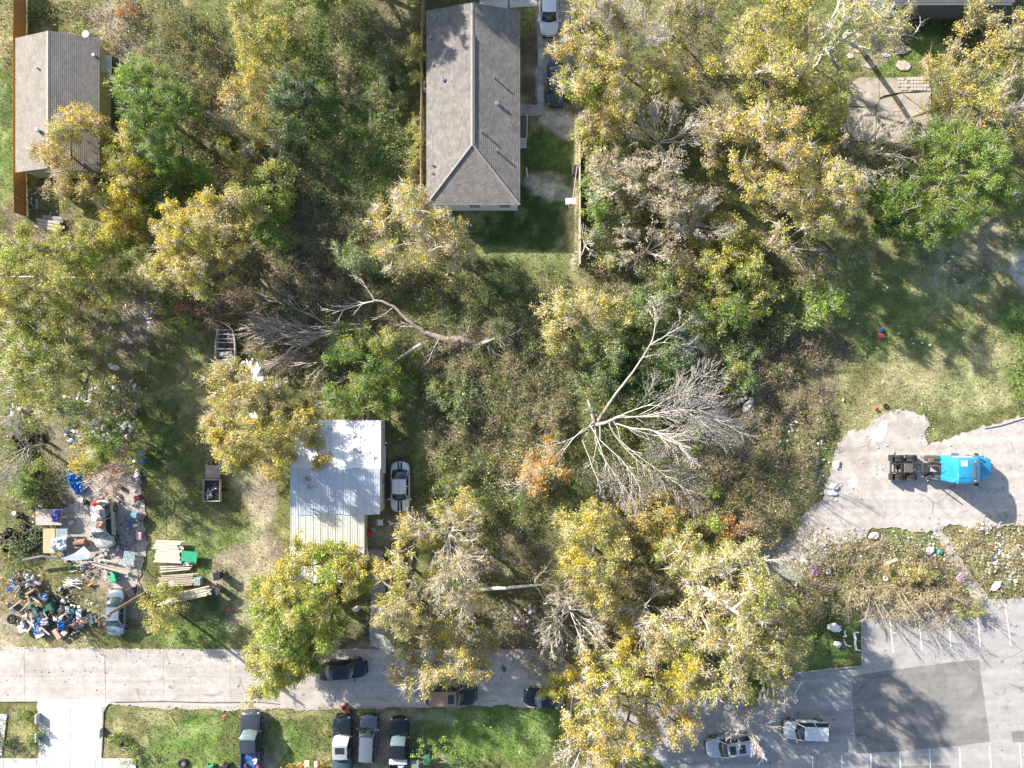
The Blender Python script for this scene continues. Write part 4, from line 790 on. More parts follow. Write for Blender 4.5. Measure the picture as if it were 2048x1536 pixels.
        Vq,Fq=quads(cc_,leaf,rs,.3); npmesh(part_names[1],Vq,Fq,col,LEAF,root)
    return root
def grow(segs,p,d,L,r,lv,rs,spread=.5,up=.05,nb=5,bend=.16,taper=.6):
    """recursive bare limb: appends (p0,p1,r0,r1)"""
    n=max(3,int(4+L/1.2)) if lv>0 else 2; st=L/n; pts=[p]; d=np.array(d,float); d/=np.linalg.norm(d)
    for i in range(n):
        d=d+rs.normal(size=3)*bend*(.7); d[2]+=up*.25; d/=np.linalg.norm(d); q=pts[-1]+d*st; q[2]=max(q[2],.12)
        segs.append((pts[-1],q,r*(1-(1-taper*.6)*i/n),r*(1-(1-taper*.6)*(i+1)/n))); pts.append(q)
        if lv>0 and i>=(1 if lv<3 else 1):
            for s_ in range(nb if i>n*.3 else max(1,nb//2)):
                if rs.rand()<.8:
                    a=rs.uniform(.35,1.0)*spread*1.6*(1 if rs.rand()<.5 else -1); ca,sa=math.cos(a),math.sin(a); dd=np.array([d[0]*ca-d[1]*sa,d[0]*sa+d[1]*ca,d[2]+rs.normal()*.3*spread+up])
                    grow(segs,q.copy(),dd,L*rs.uniform(.32,.6)*(1-.4*i/n),max(.009,r*rs.uniform(.35,.55)),lv-1,rs,spread,up,max(1,nb-1) if nb>2 else nb,bend,taper)
def segout(segs,name,m,root,n=4,off=None):
    a=np.array([s[0] for s in segs]);b=np.array([s[1] for s in segs]);
    if off is not None: a=a-off;b=b-off
    r0=np.array([s[2] for s in segs]);r1=np.array([s[3] for s in segs]); thin=r0<.022; big=~thin
    if thin.any() and big.any():
        # thin ones as cones, merged into the same part below
        o1=segmesh(name,a[big],b[big],r0[big],r1[big],m,root,n if name=='trunk' else 4); o2=conemesh('fine_twigs',a[thin],a[thin]+(b[thin]-a[thin])*1.25,r0[thin]*2.0,m,root); o2['kind']='stuff'
        if name=='branches': o1['kind']='stuff'
        return o1
    return segmesh(name,a,b,r0,r1,m,root,n)
def bare(label,base,limbs,seed,m=None,tm=None,cat='bare tree',name='bare_tree',trunk=None,nb=3,lv=3,spread=.5,up=.1,bend=.16,group=None,rmul=1.0):
    """base (px,py); limbs: list of (px0,py0,h0, px1,py1,h1, radius)"""
    rs=np.random.RandomState(seed); b=P(*base); root=empty(name,(b.x,b.y,0),0,label,cat,group); off=np.array([b.x,b.y,0]); segs=[]
    if trunk:
        pp=[np.array(P(*t[:3])) for t in trunk]; rr_=[t[3] for t in trunk]
        tp=[]
        for i in range(len(pp)-1):
            for k_ in range(4):
                a_=pp[i]+(pp[i+1]-pp[i])*k_/4;b__=pp[i]+(pp[i+1]-pp[i])*(k_+1)/4; ra=rr_[i]+(rr_[i+1]-rr_[i])*k_/4; rb_=rr_[i]+(rr_[i+1]-rr_[i])*(k_+1)/4; tp.append((a_,ra))
                if k_: a_=a_+jt
                jt=rs.normal(size=3)*ra*.07; segs.append((a_,b__+(jt if k_<3 else 0),ra,rb_))
        tp.append((pp[-1],rr_[-1]))
        for (a,b_,h0,c_,d_,h1,r_) in limbs:
            p0=np.array(P(a,b_,h0)); j=min(range(len(tp)),key=lambda q:np.linalg.norm(tp[q][0]-p0)); dd=np.linalg.norm(tp[j][0]-p0)
            if dd>.15: mid=(tp[j][0]+p0)/2+rs.normal(size=3)*dd*.06; segs.append((tp[j][0],mid,r_*rmul*1.25,r_*rmul*1.1)); segs.append((mid,p0,r_*rmul*1.1,r_*rmul))
        segout(segs,'trunk',tm or m or PALEBARK,root,8,off)
    segs=[]
    for (a,b_,h0,c_,d_,h1,r_) in limbs:
        p0=np.array(P(a,b_,h0));p1=np.array(P(c_,d_,h1)); L=np.linalg.norm(p1-p0); grow(segs,p0,(p1-p0)/L,L,r_*rmul,lv,rs,spread,up*0,nb,bend)
    segout(segs,'branches',m or PALEBARK,root,4,off); return root
def radial(label,px,py,rx,ry,h,seed,m=None,n=9,group=None,leaves=0,pal='gold',nb=3,lv=3,cat='bare tree',name='bare_tree',r0=.085,tr=None):
    """standing leafless tree: trunk and limbs spreading from its top"""
    rs=np.random.RandomState(seed); c=P(px,py,h*.7); bx,by=c.x,c.y; root=empty(name,(bx,by,0),0,label,cat,group); k=(H-h*.7)/H/S
    segs=[(np.array([0,0,0.]),np.array([.1,.05,h*.2]),r0*2,r0*1.7),(np.array([.1,.05,h*.2]),np.array([0,.1,h*.4]),r0*1.7,r0*1.4)]
    segmesh('trunk',[s[0] for s in segs],[s[1] for s in segs],[s[2] for s in segs],[s[3] for s in segs],m or PALEBARK,root,7)
    S2=[]
    for i in range(n):
        a=2*PI*i/n+rs.uniform(-.3,.3); q=rs.uniform(.55,1.0); tgt=np.array([math.cos(a)*rx*k*q,math.sin(a)*ry*k*q,h*rs.uniform(.65,.95)]); p=np.array([0,.1,h*rs.uniform(.25,.4)]); d=tgt-p; L=np.linalg.norm(d)
        grow(S2,p,d/L,L*.9,r0*rs.uniform(.5,.8),lv,rs,.5,.0,nb,.15)
    segout(S2,'branches',m or PALEBARK,root,4)
    if leaves:
        T=np.array([s[1] for s in S2 if s[3]<.02]); T=T[rs.choice(len(T),min(len(T),leaves))]+rs.normal(size=(min(len(T),leaves),3))*.12
        V_,F_=quads(T,.16,rs,.3); npmesh('crown',V_,F_,palpick(pal,rs,len(T))*rs.uniform(.7,1.3,(len(T),1)),LEAF,root)
    return root
# ------------------------------------------------------------------ undergrowth masses (nobody could count)
def brush(label,zones,pal,dens,hmax,seed,leaf=.165,name='undergrowth',twig=.2,twm=None,vs=1.6):
    dens*=2.5; hmax*=1.35
    rs=np.random.RandomState(seed); A=[];hh=[]
    for (a,b,rx,ry) in zones:
        n=int(dens*PI*rx*ry/S/S); t=rs.uniform(0,2*PI,n); q=np.sqrt(rs.rand(n))*(1+.25*(vnoise(np.cos(t)*3+a,np.sin(t)*3+b,1.0,seed%30)-.5)*2)
        x=(a-1024+rx*q*np.cos(t))/S; y=(768-b+ry*q*np.sin(t))/S; 
        edge=np.clip((1.05-q)/.45,0,1); nn=fbm(x,y,vs,seed%37,3); hz=hmax*np.clip((nn-.32)*2.4,0,1.3)*edge**.6
        keep=rs.rand(n)<(.30+.9*np.clip((nn-.3)*3,0,1))*(.35+.65*edge)
        A.append(np.stack([x,y],1)[keep]); hh.append(hz[keep])
    A=np.concatenate(A);hh=np.concatenate(hh); n=len(A); z=hh*(1-rs.rand(n)**2*.75)+rs.uniform(.0,.12,n)
    cn=fbm(A[:,0],A[:,1],1.1,(seed+5)%40,2); order=np.argsort(np.argsort(cn+rs.normal(size=n)*.05)); ws=np.array([w for _,w in PAL[pal]],float); cum=np.cumsum(ws/ws.sum()); cs=np.array([c for c,_ in PAL[pal]])
    base=cs[np.minimum(np.searchsorted(cum,order/n),len(cs)-1)]; col=base*.65+palpick(pal,rs,n)*.35; col*=rs.uniform(.6,1.35,(n,1))
    V_,F_=quads(np.stack([A[:,0],A[:,1],z],1),leaf,rs,.25,.55); o=npmesh(name,V_,F_,col,LEAF); tag(o,label,kind='stuff')
    k=int(n*twig*.55)
    if k:
        pk=rs.randint(0,n,k); b0=np.stack([A[pk,0],A[pk,1],z[pk]*.7+.05],1); d=rs.normal(size=(k,3)); d[:,2]=np.abs(d[:,2])*.55; d/=np.linalg.norm(d,axis=1,keepdims=True); L=rs.uniform(.3,1.3,(k,1))
        mid=b0+d*L*.5; tip=mid+(d+rs.normal(size=(k,3))*.3)*L*.5
        t_=conemesh(name+'_stems',b0,tip,np.full(k,.020),twm or BROWNTWIG,None); tag(t_,'bare stems tangled through the '+label,kind='stuff')
    return o
brush('green weeds and vines on the vacant lot west of the long house',[(700,180,140,190),(620,330,90,110),(760,320,90,150),(670,60,140,70)],'greenbrush',34,1.3,11)
brush('vivid green weeds down the middle of the vacant lot',[(735,170,26,90),(700,330,70,60),(750,260,50,70),(655,130,26,40),(660,350,40,30)],'bright',16,.45,56,leaf=.13,twig=.05)
brush('splintered twigs and roots around the broken trunk end',[(955,680,50,26),(1005,660,40,20),(880,690,50,22)],'brownbrush',20,.8,57,twig=3.5,name='splintered_twigs')
brush('dry brown brush between the yellow trees and the long house',[(600,420,130,120),(690,470,130,110),(560,330,70,90),(640,560,200,60),(780,560,90,50)],'brownbrush',36,1.2,12,twig=.5)
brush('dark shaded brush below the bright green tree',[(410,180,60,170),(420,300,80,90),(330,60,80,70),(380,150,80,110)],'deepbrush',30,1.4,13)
brush('tangled brush over the middle of the overgrown lot',[(1000,800,150,160),(940,720,110,100),(1060,900,100,110),(900,860,60,120),(1090,760,60,120)],'brownbrush',30,1.0,14,twig=.5)
brush('scattered green weeds through the middle of the overgrown lot',[(1000,800,150,160),(930,880,80,120),(1000,960,110,70)],'vine',14,1.2,55)
brush('green vines across the north end of the overgrown lot',[(960,610,130,70),(880,640,60,90),(1080,640,80,90),(900,760,70,60),(880,980,60,70),(1000,1000,110,80)],'greenbrush',40,1.1,15)
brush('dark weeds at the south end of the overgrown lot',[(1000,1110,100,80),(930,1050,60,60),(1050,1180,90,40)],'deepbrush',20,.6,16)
brush('mixed thicket east of the back yard fence',[(1240,440,80,100),(1260,560,110,90),(1350,500,120,110),(1450,560,120,110),(1560,520,110,70),(1210,330,60,80)],'brush',46,1.9,17,twig=.45,vs=2.2)
brush('green thicket in the middle right of the woods',[(1340,640,130,90),(1480,640,120,80),(1270,700,110,80),(1600,610,100,60),(1250,800,90,80)],'vine',46,1.9,18,vs=2.2)
brush('green vines tangled under the uprooted dead tree',[(1220,870,70,60),(1270,920,80,60),(1200,960,60,60),(1340,860,80,50)],'vine',30,.9,54)
brush('dry weeds sloping down toward the truck lot',[(1520,780,130,90),(1580,700,120,60),(1480,900,110,100),(1600,860,70,90),(1540,960,110,70)],'brush',34,.8,19,twig=.4)
brush('weedy autumn brush south of the fallen tree',[(1370,960,130,90),(1430,1040,130,70),(1330,1040,90,60),(1530,1040,90,60)],'brush',38,1.3,20,twig=.4)
brush('tan weeds on the verge behind the parking lot',[(1680,1130,110,70),(1780,1130,120,60),(1640,1200,90,50),(1870,1150,80,60),(1820,1190,110,40)],'tan',26,.7,21,twig=.5)
brush('arching tan stems and weeds over the ends of the stall lines',[(1800,1205,100,45),(1860,1210,80,40),(1740,1200,60,40),(1900,1200,60,35)],'tan',13,1.1,53,twig=1.6,twm=mat('tan stems',(.42,.35,.24),.9,var=.2),name='arching_weeds')
brush('dry grass and weeds at the right edge by the lot',[(1990,1090,100,60),(2010,1150,70,60),(1960,1080,60,40)],'tan',20,.4,22)
brush('brown leaf litter and brush around the fallen branches',[(560,600,140,80),(520,700,90,80),(720,660,110,70),(640,700,90,80),(700,790,100,50),(460,620,90,50)],'brownbrush',36,.9,23,twig=.6)
brush('weeds along the fence line at the left edge',[(60,1000,40,140),(40,1120,40,60),(50,880,50,60),(100,960,30,80)],'greenbrush',28,.7,24)
brush('brush under the trees along the street',[(1090,1290,90,60),(960,1250,60,40),(1160,1250,80,60),(1230,1180,80,60),(1140,1200,70,50)],'brownbrush',34,.9,25,twig=.6)
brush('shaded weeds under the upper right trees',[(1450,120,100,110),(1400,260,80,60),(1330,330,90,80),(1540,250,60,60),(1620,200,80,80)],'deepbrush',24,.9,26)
brush('undergrowth behind the cracked slab',[(1980,60,90,60),(1760,60,80,40),(1970,180,80,80),(1780,340,120,60)],'brush',24,.8,27)
brush('weeds under the left edge trees',[(80,620,110,130),(200,560,120,50),(330,560,70,40),(160,480,70,50)],'brush',26,.9,28)
brush('dry brush under the trees north of the parking lot',[(1420,1200,150,110),(1330,1290,130,90),(1540,1250,90,80),(1230,1300,80,80),(1290,1130,90,60)],'brush',30,1.0,29,twig=.5)
brush('brush around the yard at the top left',[(200,60,80,60),(120,30,60,40),(260,30,40,60),(210,110,50,40),(10,60,24,90)],'brush',20,.5,30)
brush('bright green weeds at the right edge of the field',[(2046,780,34,60),(2040,690,20,60),(2030,440,30,30)],'bright',40,.6,31)
# ------------------------------------------------------------------ trees
T=tree
T('orange and gold maple spilling over the left house roof',165,320,112,95,7.5,'gold',101,leaf=.19,pal2='vivid',leaves=0.8,holes=.26,twigs=16)
T('vivid yellow young maple between the left house and the bright green tree',245,335,52,85,6.5,'vivid',102,leaf=.2,pal2='yellow',leaves=.9)
T('bright green feathery tree east of the left house',300,215,66,115,8.5,'bright',103,leaf=.16,pal2='green',leaves=2.0,clump=.7,holes=0.02,dens=1.45)
T('green tree filling the gap behind the vivid yellow maple',330,360,70,60,5,'green',104,pal2='olive',leaves=1.3)
T('small orange gold tree south of the left house',236,447,46,56,5.5,'vivid',105,leaf=.18,pal2='orange',leaves=1.1)
T('large pale yellow tree above the derelict boat',395,475,98,95,10,'yellow',106,pal2='vivid',leaves=1.7,holes=0.03,dens=1.15,twigs=18)
T('thin yellow treetop south east of the left house pile',355,540,60,45,6,'pale',107,leaves=.7)
T('broad olive yellow tree at the left edge',60,560,110,130,9,'yellowgreen',108,pal2='olive',leaves=.95)
T('dark olive tree with bare grey limbs above the junk yard',100,740,135,110,8.5,'olive',109,pal2='green',leaves=.7,twigc=PALEBARK,twigs=12,holes=.22)
T('green shrubby tree right of the olive tree at the left edge',200,500,70,45,4.5,'green',110,pal2='olive',leaves=.8)
T('yellow green tree at the top left of the vacant lot',515,70,62,85,7,'yellowgreen',111,pal2='yellow',leaves=.8)
T('orange tinted tree beside the dark cedar',500,195,46,70,6,'gold',112,pal2='yellowgreen',leaves=.9)
T('dark green cedar on the vacant lot',575,215,44,78,7.5,'dark',113,leaf=.13,leaves=2,clump=.65,holes=.05,dens=1.45)
T('yellow green sapling south of the dark cedar',530,370,50,60,5,'yellowgreen',114,pal2='bright',leaves=.7)
T('light green slim bush tree in the brown brush',545,450,30,62,3.5,'bright',115,leaves=.9,name='sapling',cat='sapling')
T('golden tree with grey limbs at the corner of the long house',835,455,92,90,8.5,'gold',116,pal2='yellow',leaves=.62,twigc=PALEBARK,twigs=18,bark=PALEBARK,holes=.24)
T('small dusty green tree west of the golden corner tree',700,525,30,48,4,'vine',117,leaves=.9)
T('pale green treetop above the fallen branch tip',750,520,34,26,4,'vine',118,leaves=.7)
T('tall golden tree over the parked cars at the top',1195,60,85,80,10,'gold',119,pal2='yellow',leaves=.85,twigc=PALEBARK,twigs=20)
T('golden tree spreading above the navy sedan',1205,165,85,80,9.5,'gold',120,pal2='yellowgreen',leaves=.8,twigc=PALEBARK,twigs=20)
T('yellow tree right of the grey limbed tree at the top',1300,165,75,65,7,'yellow',121,pal2='gold',leaves=.75,twigc=PALEBARK)
T('twiggy tan tree at the top edge left of the field',1370,22,80,40,7,'brush',122,leaves=.6,pal2='gold',twigs=16)
T('yellow olive bush tree along the east fence line',1185,240,40,80,5,'yellowgreen',123,leaves=.7)
T('yellow treetop at the top edge right of the shaded field',1545,60,90,75,11,'yellowgreen',124,pal2='yellow',leaves=.85)
T('olive gold tree above the cracked slab corner',1560,160,80,70,10,'yellow',125,pal2='yellowgreen',leaves=.8)
T('pale yellow tree with heavy grey limbs at the top right',1710,50,110,60,12,'pale',126,pal2='olive',leaves=.45,twigc=PALEBARK,twigs=20,bark=PALEBARK)
T('yellow green tree left of the cracked slab',1640,215,60,70,7,'yellowgreen',127,leaves=.85)
T('golden tree at the upper right corner',2000,110,75,120,11,'yellow',128,pal2='gold',leaves=.75,holes=.24)
T('small yellow tree hanging over the right slab path',1900,165,55,45,5,'yellow',129,leaves=.55,holes=.28)
T('ochre tree at the right edge above the big green tree',2030,260,50,60,7,'pale',130,pal2='orange',leaves=.55)
T('broad golden tree north of the brushy field',1530,300,110,100,12.5,'gold',131,pal2='yellow',leaves=1.0,twigc=PALEBARK,twigs=20)
T('golden tree east part of the middle grove',1640,380,100,85,12,'yellow',132,pal2='gold',leaves=0.75,twigc=PALEBARK,twigs=20)
T('rusty gold tree below the grey leafless grove',1340,400,85,75,6.5,'brush',133,pal2='gold',leaves=.35,twigc=PALEBARK,twigs=20)
T('large fresh green tree at the right of the grove',1930,350,130,105,10.5,'green',134,pal2='green',leaves=2.1,clump=.75,holes=0.0,leaf=.15,dens=1.45)
T('dark green tree tucked beside the large green tree',1800,410,70,60,6,'green',135,pal2='dark',leaves=1.8,holes=.02)
T('small green tree beside the east fence',1197,395,24,62,4,'bright',136,leaves=1.0)
T('green treetop among the thicket below the rusty tree',1225,470,40,50,4.5,'vine',137,leaves=.9)
T('olive tree in the middle of the thicket',1440,510,75,60,5.5,'yellowgreen',138,pal2='olive',leaves=.8)
T('yellow speckled bush tree in the thicket',1500,560,60,48,5,'yellowgreen',139,pal2='yellow',leaves=.8)
T('pale yellow tree across the top right corner of the overgrown lot',1165,630,95,52,6,'yellow',140,pal2='pale',leaves=.7,twigc=PALEBARK,holes=.24)
T('grey green round tree left of the leaning dead branch',1300,600,62,55,5.5,'vine',141,leaves=1.0)
T('dusty green tree right of the leaning dead branch',1465,610,48,50,5,'green',142,leaves=.9)
T('light green bush tree at the edge of the field',1655,615,48,36,4,'bright',143,leaves=.9)
T('deep green dense tree under the leaning dead branch',1305,735,85,62,4,'dark',144,pal2='vine',leaves=1.6,holes=0.0,dens=1.45)
T('green tree beside the dead tree stump',1215,690,50,56,5,'vine',145,leaves=1.0)
T('light green bush on the slope above the rocks',1490,735,42,46,3,'vine',146,leaves=.9)
T('large golden tree over the corner of the metal roof',518,875,100,103,9,'yellow',147,pal2='vivid',leaves=1.5,holes=0.05,dens=1.15,twigs=18)
T('pale golden treetop north of the metal roofed house',480,780,78,52,7.5,'pale',148,pal2='gold',leaves=.75,twigc=PALEBARK)
T('large green and yellow tree leaning over the street',600,1225,115,118,10.5,'yellowgreen',149,pal2='bright',leaves=2.0,holes=0.02,dens=1.45)
T('yellow green lower crown beside the black car on the street',560,1320,85,72,7.5,'yellowgreen',150,pal2='yellow',leaves=1.5,dens=1.3,holes=0.03)
T('small yellow green tree behind the utility pole',312,1218,40,44,4.5,'yellowgreen',151,leaves=.8,name='tree')
T('tall golden tree west of the overgrown lot driveway',800,1175,54,108,10.5,'yellow',152,pal2='pale',leaves=1.5,twigs=20,twigc=PALEBARK)
T('bronze gold tree reaching over the tan roofed suv',890,1310,85,95,8.5,'gold',153,pal2='yellow',leaves=.9,twigs=20,twigc=PALEBARK)
T('golden tree at the top of the grey limbed tree in the lot',905,1010,52,42,5.5,'yellow',154,leaves=.75)
T('large yellow tree at the lower right corner of the lot',1185,1115,78,88,9,'yellow',155,pal2='vivid',leaves=1.5,dens=1.15,holes=0.05,twigs=18)
T('rusty orange sumac tree in the fallen branches',1100,945,45,65,5,'orange',156,pal2='orange',leaves=0.5,holes=.25,twigs=22)
T('ochre tree south of the fallen dead branches',1310,1050,70,50,5,'gold',157,pal2='orange',leaves=.6)
T('yellow green bush tree south of the fallen dead branches',1390,1090,60,55,5,'yellowgreen',158,leaves=.8)
T('red orange sumac bush near the truck lot',1470,1062,30,26,2.5,'rust',159,leaves=1.0,name='bush',cat='bush')
T('broad pale yellow tree above the lower right lot',1450,1200,145,100,14.5,'pale',160,pal2='yellowgreen',leaves=.62,twigc=PALEBARK,twigs=16,bark=PALEBARK)
T('pale olive tree left of the white playground debris',1545,1290,80,80,10.5,'pale',161,pal2='olive',leaves=.65,twigc=PALEBARK)
T('bright yellow tree over the lower edge of the woods',1300,1345,110,80,10,'vivid',162,pal2='yellow',leaves=.9,twigc=PALEBARK,twigs=20)
T('golden yellow tree at the bottom edge',1225,1455,95,85,10,'yellow',163,pal2='gold',leaves=1.2,twigs=20,twigc=PALEBARK)
T('yellow brown tree beside the bottom pavement',1330,1440,55,70,7,'gold',164,leaves=.55,twigc=PALEBARK)
T('pale tree with drooping twigs above the minivan',1440,1340,90,70,11,'pale',165,leaves=.5,twigc=PALEBARK,twigs=18)
T('small yellow shrub over the rear of a black car',1120,1380,30,40,3.2,'vivid',166,pal2='gold',leaves=1.1,name='bush',cat='bush')
T('orange twiggy tree above the wrecked van',225,935,58,48,5.5,'rust',167,pal2='orange',leaves=.35,twigc=PALEBARK,twigs=26,leaf=.13)
T('yellow orange sprig left of the twiggy orange tree',160,925,26,22,4,'vivid',168,leaves=.8)
T('green and yellow tree above the junk yard trash',215,880,60,40,6,'green',169,pal2='yellowgreen',leaves=.6,holes=.26)
T('leafy green bush behind the tyres',42,965,26,48,3,'bright',170,pal2='green',leaves=1.1,name='bush',cat='bush')
T('green leafed tree torn open beside the fallen trunk',735,720,85,62,4.5,'green',171,pal2='yellowgreen',leaves=1.1,leaf=.19)
T('green tree above the car port corner',705,800,60,42,4,'green',172,pal2='yellowgreen',leaves=.9)
T('low green tree right of the carport shadow',780,775,42,45,3.5,'green',173,leaves=.8)
T('grey green bush in the lot beside the striped car',905,790,50,40,2.2,'vine',174,leaves=.8,name='bush',cat='bush')
T('tree off the top edge shading the long house roof',640,-175,150,130,11,'olive',175,leaves=2.2,holes=0)
T('tree off the top edge behind the long house',790,-200,150,110,10.5,'olive',176,leaves=2.2,holes=0)
T('pale saplings cluster east of the street trash',1250,1230,40,40,4,'pale',177,leaves=.5,twigs=16)
# small bushes
bl=[('bright lime bush at the right end of the thicket',1668,612,24,22,1.8,'bright'),('leafy green bush in the shaded field by the navy sedan',1275,300,34,30,3,'bright'),('lime bush under the fallen dead twigs',1425,985,22,18,2,'bright'),
('green bush beside the pile of rocks',1500,700,32,26,2,'vine'),('grey green bush with orange leaves by the boat',385,635,24,24,1.2,'rust'),('bright green bush near the left boat end',375,650,30,26,1.2,'bright'),
('potted looking green bush by the driveway corner',235,1480,16,16,1.0,'green'),('green bush near the sidewalk end',262,1510,18,22,1.2,'green'),('low bush on the verge west of the driveway',52,1428,20,14,.8,'green'),('second low bush on the verge west of the driveway',65,1478,18,14,.8,'green'),
('white flowered looking pale bush in the dark brush',385,350,28,22,2.5,'vine'),('light green bush by the pale dirt patch',165,58,17,15,1.5,'bright'),('olive bush against the west fence of the long house',830,120,16,60,2.5,'yellowgreen'),('yellow green bush against the lower west fence',826,290,14,70,2.2,'yellowgreen'),
('vine bush on the vacant lot near the fence',770,185,48,40,2,'greenbrush'),('tan topped bush in the vacant lot weeds',690,160,20,44,2,'tan'),('bright weeds patch bush on the vacant lot',665,350,24,16,.9,'bright'),('yellow bush at the top of the vacant lot',480,300,40,50,3,'yellowgreen'),
('orange tinged bush in the lower thicket',1440,590,34,28,3,'gold'),('green bush below the thicket',1555,600,30,26,3,'green'),('yellow green bush right of the thicket',1500,500,40,36,3.4,'yellowgreen'),('rust bush at the top edge of the yard path',245,12,22,14,1.5,'rust'),
('dark bush left of the driveway edge path',2,1490,14,22,1.5,'dark'),('yellow green bush beside the round tree by the stump',1180,760,40,34,2.6,'vine'),('dusty bush right of the fallen trunk',930,960,36,30,1.6,'greenbrush'),('green bush at the foot of the fallen trunk',1000,660,44,30,1.8,'greenbrush'),
('olive bush on the right side of the overgrown lot',1110,850,34,40,1.8,'brush'),('pale yellow weed clump on the verge',1830,1150,50,24,1.4,'yellow'),('yellow weed clump above the stall lines',1940,1220,26,20,1.4,'yellowgreen'),('gold bush by the lower lot trees',1350,1160,40,40,3,'pale'),
('green bush under the pale trees by the parking lot',1520,1390,36,34,3,'green'),('green shrub beside the truck lot weeds',1390,880,26,24,1.6,'green')]
for i,(lb,a,b,rx,ry,h_,pl_) in enumerate(bl): tree(lb,a,b,rx,ry,h_,pl_,300+i,name='bush',cat='bush',low=.15,clump=.5,leaf=.14,twigs=5,leaves=1.1,part_names=('stems','foliage'))
# ------------------------------------------------------------------ leafless and fallen trees
radial('grey leafless tree rising between the gold trees at the top',1262,75,75,78,10,201,n=10,leaves=500)
radial('grey leafless tree in the upper middle grove',1330,270,90,60,8,202,n=10,leaves=1500,pal='tan')
radial('leafless tree with pale twigs left of the middle grove',1275,360,90,60,7,203,n=10,leaves=2200,pal='tan')
radial('pinkish leafless treetop left in the middle grove',1225,340,55,50,6,204,n=8,leaves=1600,pal='tan')
radial('leafless tree at the right side of the middle grove',1735,295,75,62,8,205,n=11,m=GREYBARK,leaves=900,pal='tan')
radial('leafless tree south of the middle grove',1400,445,80,45,6.5,206,n=9,leaves=600,pal='tan')
radial('leafless treetop in the thicket by the fence corner',1300,500,80,50,5,207,n=9,leaves=900,pal='tan',m=GREYBARK)
radial('leafless grey tree inside the overgrown lot',895,1085,60,75,10,208,n=11,leaves=1200,pal='gold')
radial('leafless twiggy tree overlapping the street gold trees',905,1170,62,60,10.5,209,n=11,leaves=1500,pal='gold')
radial('leafless tree south of the lot corner',1145,1240,70,75,7,210,n=9,leaves=700,pal='tan')
radial('leafless brown tree over the street trash',1180,1170,45,50,6,211,n=8,leaves=500,pal='tan')
radial('leafless tree by the compact car',1556,1375,46,40,7,212,n=8,leaves=150,pal='pale')
radial('leafless tree above the minivan',1500,1455,45,50,6.5,213,n=8)
radial('leafless tree at the bottom edge by the lawn',1170,1510,55,45,6,214,n=9,leaves=900,pal='tan')
radial('leafless treetop at the left edge below the olive tree',25,900,45,70,6,215,n=8,m=GREYBARK)
radial('pale leafless tree between the lot and the street woods',1400,1120,60,45,6,216,n=8,leaves=300,pal='pale')
radial('leafless treetop at the truck lot corner',1530,1130,50,45,5,217,n=7,leaves=150,pal='pale')
radial('grey twiggy tree at the left edge of the road trash',15,1180,30,55,5,218,n=7,m=GREYBARK,leaves=400,pal='orange')
radial('leafless saplings by the east fence corner',1172,485,16,60,4.5,219,n=6,nb=2)
radial('leafless tree beside the pale trees by the lot',1300,1230,60,50,7,220,n=8)
radial('leafless tree right of the slab path',2020,200,40,60,8,221,n=7,leaves=200)
radial('brown leafless tree south of the vacant lot',470,260,40,60,5,222,n=7,m=GREYBARK,leaves=500,pal='olive')
# heavy pale limbs
bare('thick grey limbed half dead tree at the top right',(1760,190),[(1625,85,7.5,1590,160,8,.13),(1590,160,8,1530,150,8,.10),(1700,70,7.5,1790,35,8,.12),(1745,100,6,1785,118,6.5,.07),(1650,75,8,1680,-10,9,.15),(1720,75,7.5,1830,40,8,.08)],230,trunk=[(1728,108,.1,.24),(1722,100,3.5,.2),(1700,86,6.6,.17),(1668,76,7.3,.15),(1640,80,7.6,.13),(1622,108,7.8,.10)],m=PALEBARK,nb=2,lv=2)
bare('leaning dead tree with a long pale trunk over the dark green tree',(1190,850),[(1300,690,5,1350,625,6,.07),(1302,690,5,1390,668,6,.07),(1285,715,4.6,1325,705,5,.04),(1302,690,5,1375,645,6,.06)],231,trunk=[(1190,850,.4,.17),(1230,790,2.5,.13),(1265,745,3.8,.10),(1285,715,4.5,.08),(1300,690,5,.06)],nb=4,lv=2,tm=GREYBARK,rmul=.8,spread=.45)
bare('uprooted dead tree sprawling its pale branches across the brush',(1185,850),[(1235,835,1.8,1440,785,6,.13),(1240,832,1.8,1390,835,5,.10),(1240,832,2,1410,770,6.2,.09),(1250,835,2,1400,810,5.6,.09),(1225,845,1.2,1380,890,4.2,.14),(1225,845,1.2,1445,915,3.6,.12),(1180,850,1.2,1280,985,2.2,.14),(1190,880,1.2,1250,1000,2,.10),(1230,870,1.4,1330,1000,2.2,.11),(1240,880,1.6,1370,980,2.2,.10),(1165,880,1.2,1215,1040,2,.09),(1165,860,1.3,1090,925,2,.11),(1100,930,1.8,1035,960,2,.07),(1200,880,1.4,1300,950,2.4,.10)],232,trunk=[(1176,800,1.2,.10),(1180,812,1.2,.16),(1185,828,.9,.2),(1190,850,.6,.2),(1210,846,1.1,.17),(1240,832,1.8,.13)],nb=3,lv=3,tm=GREYBARK,spread=.42,bend=.11,rmul=.55)
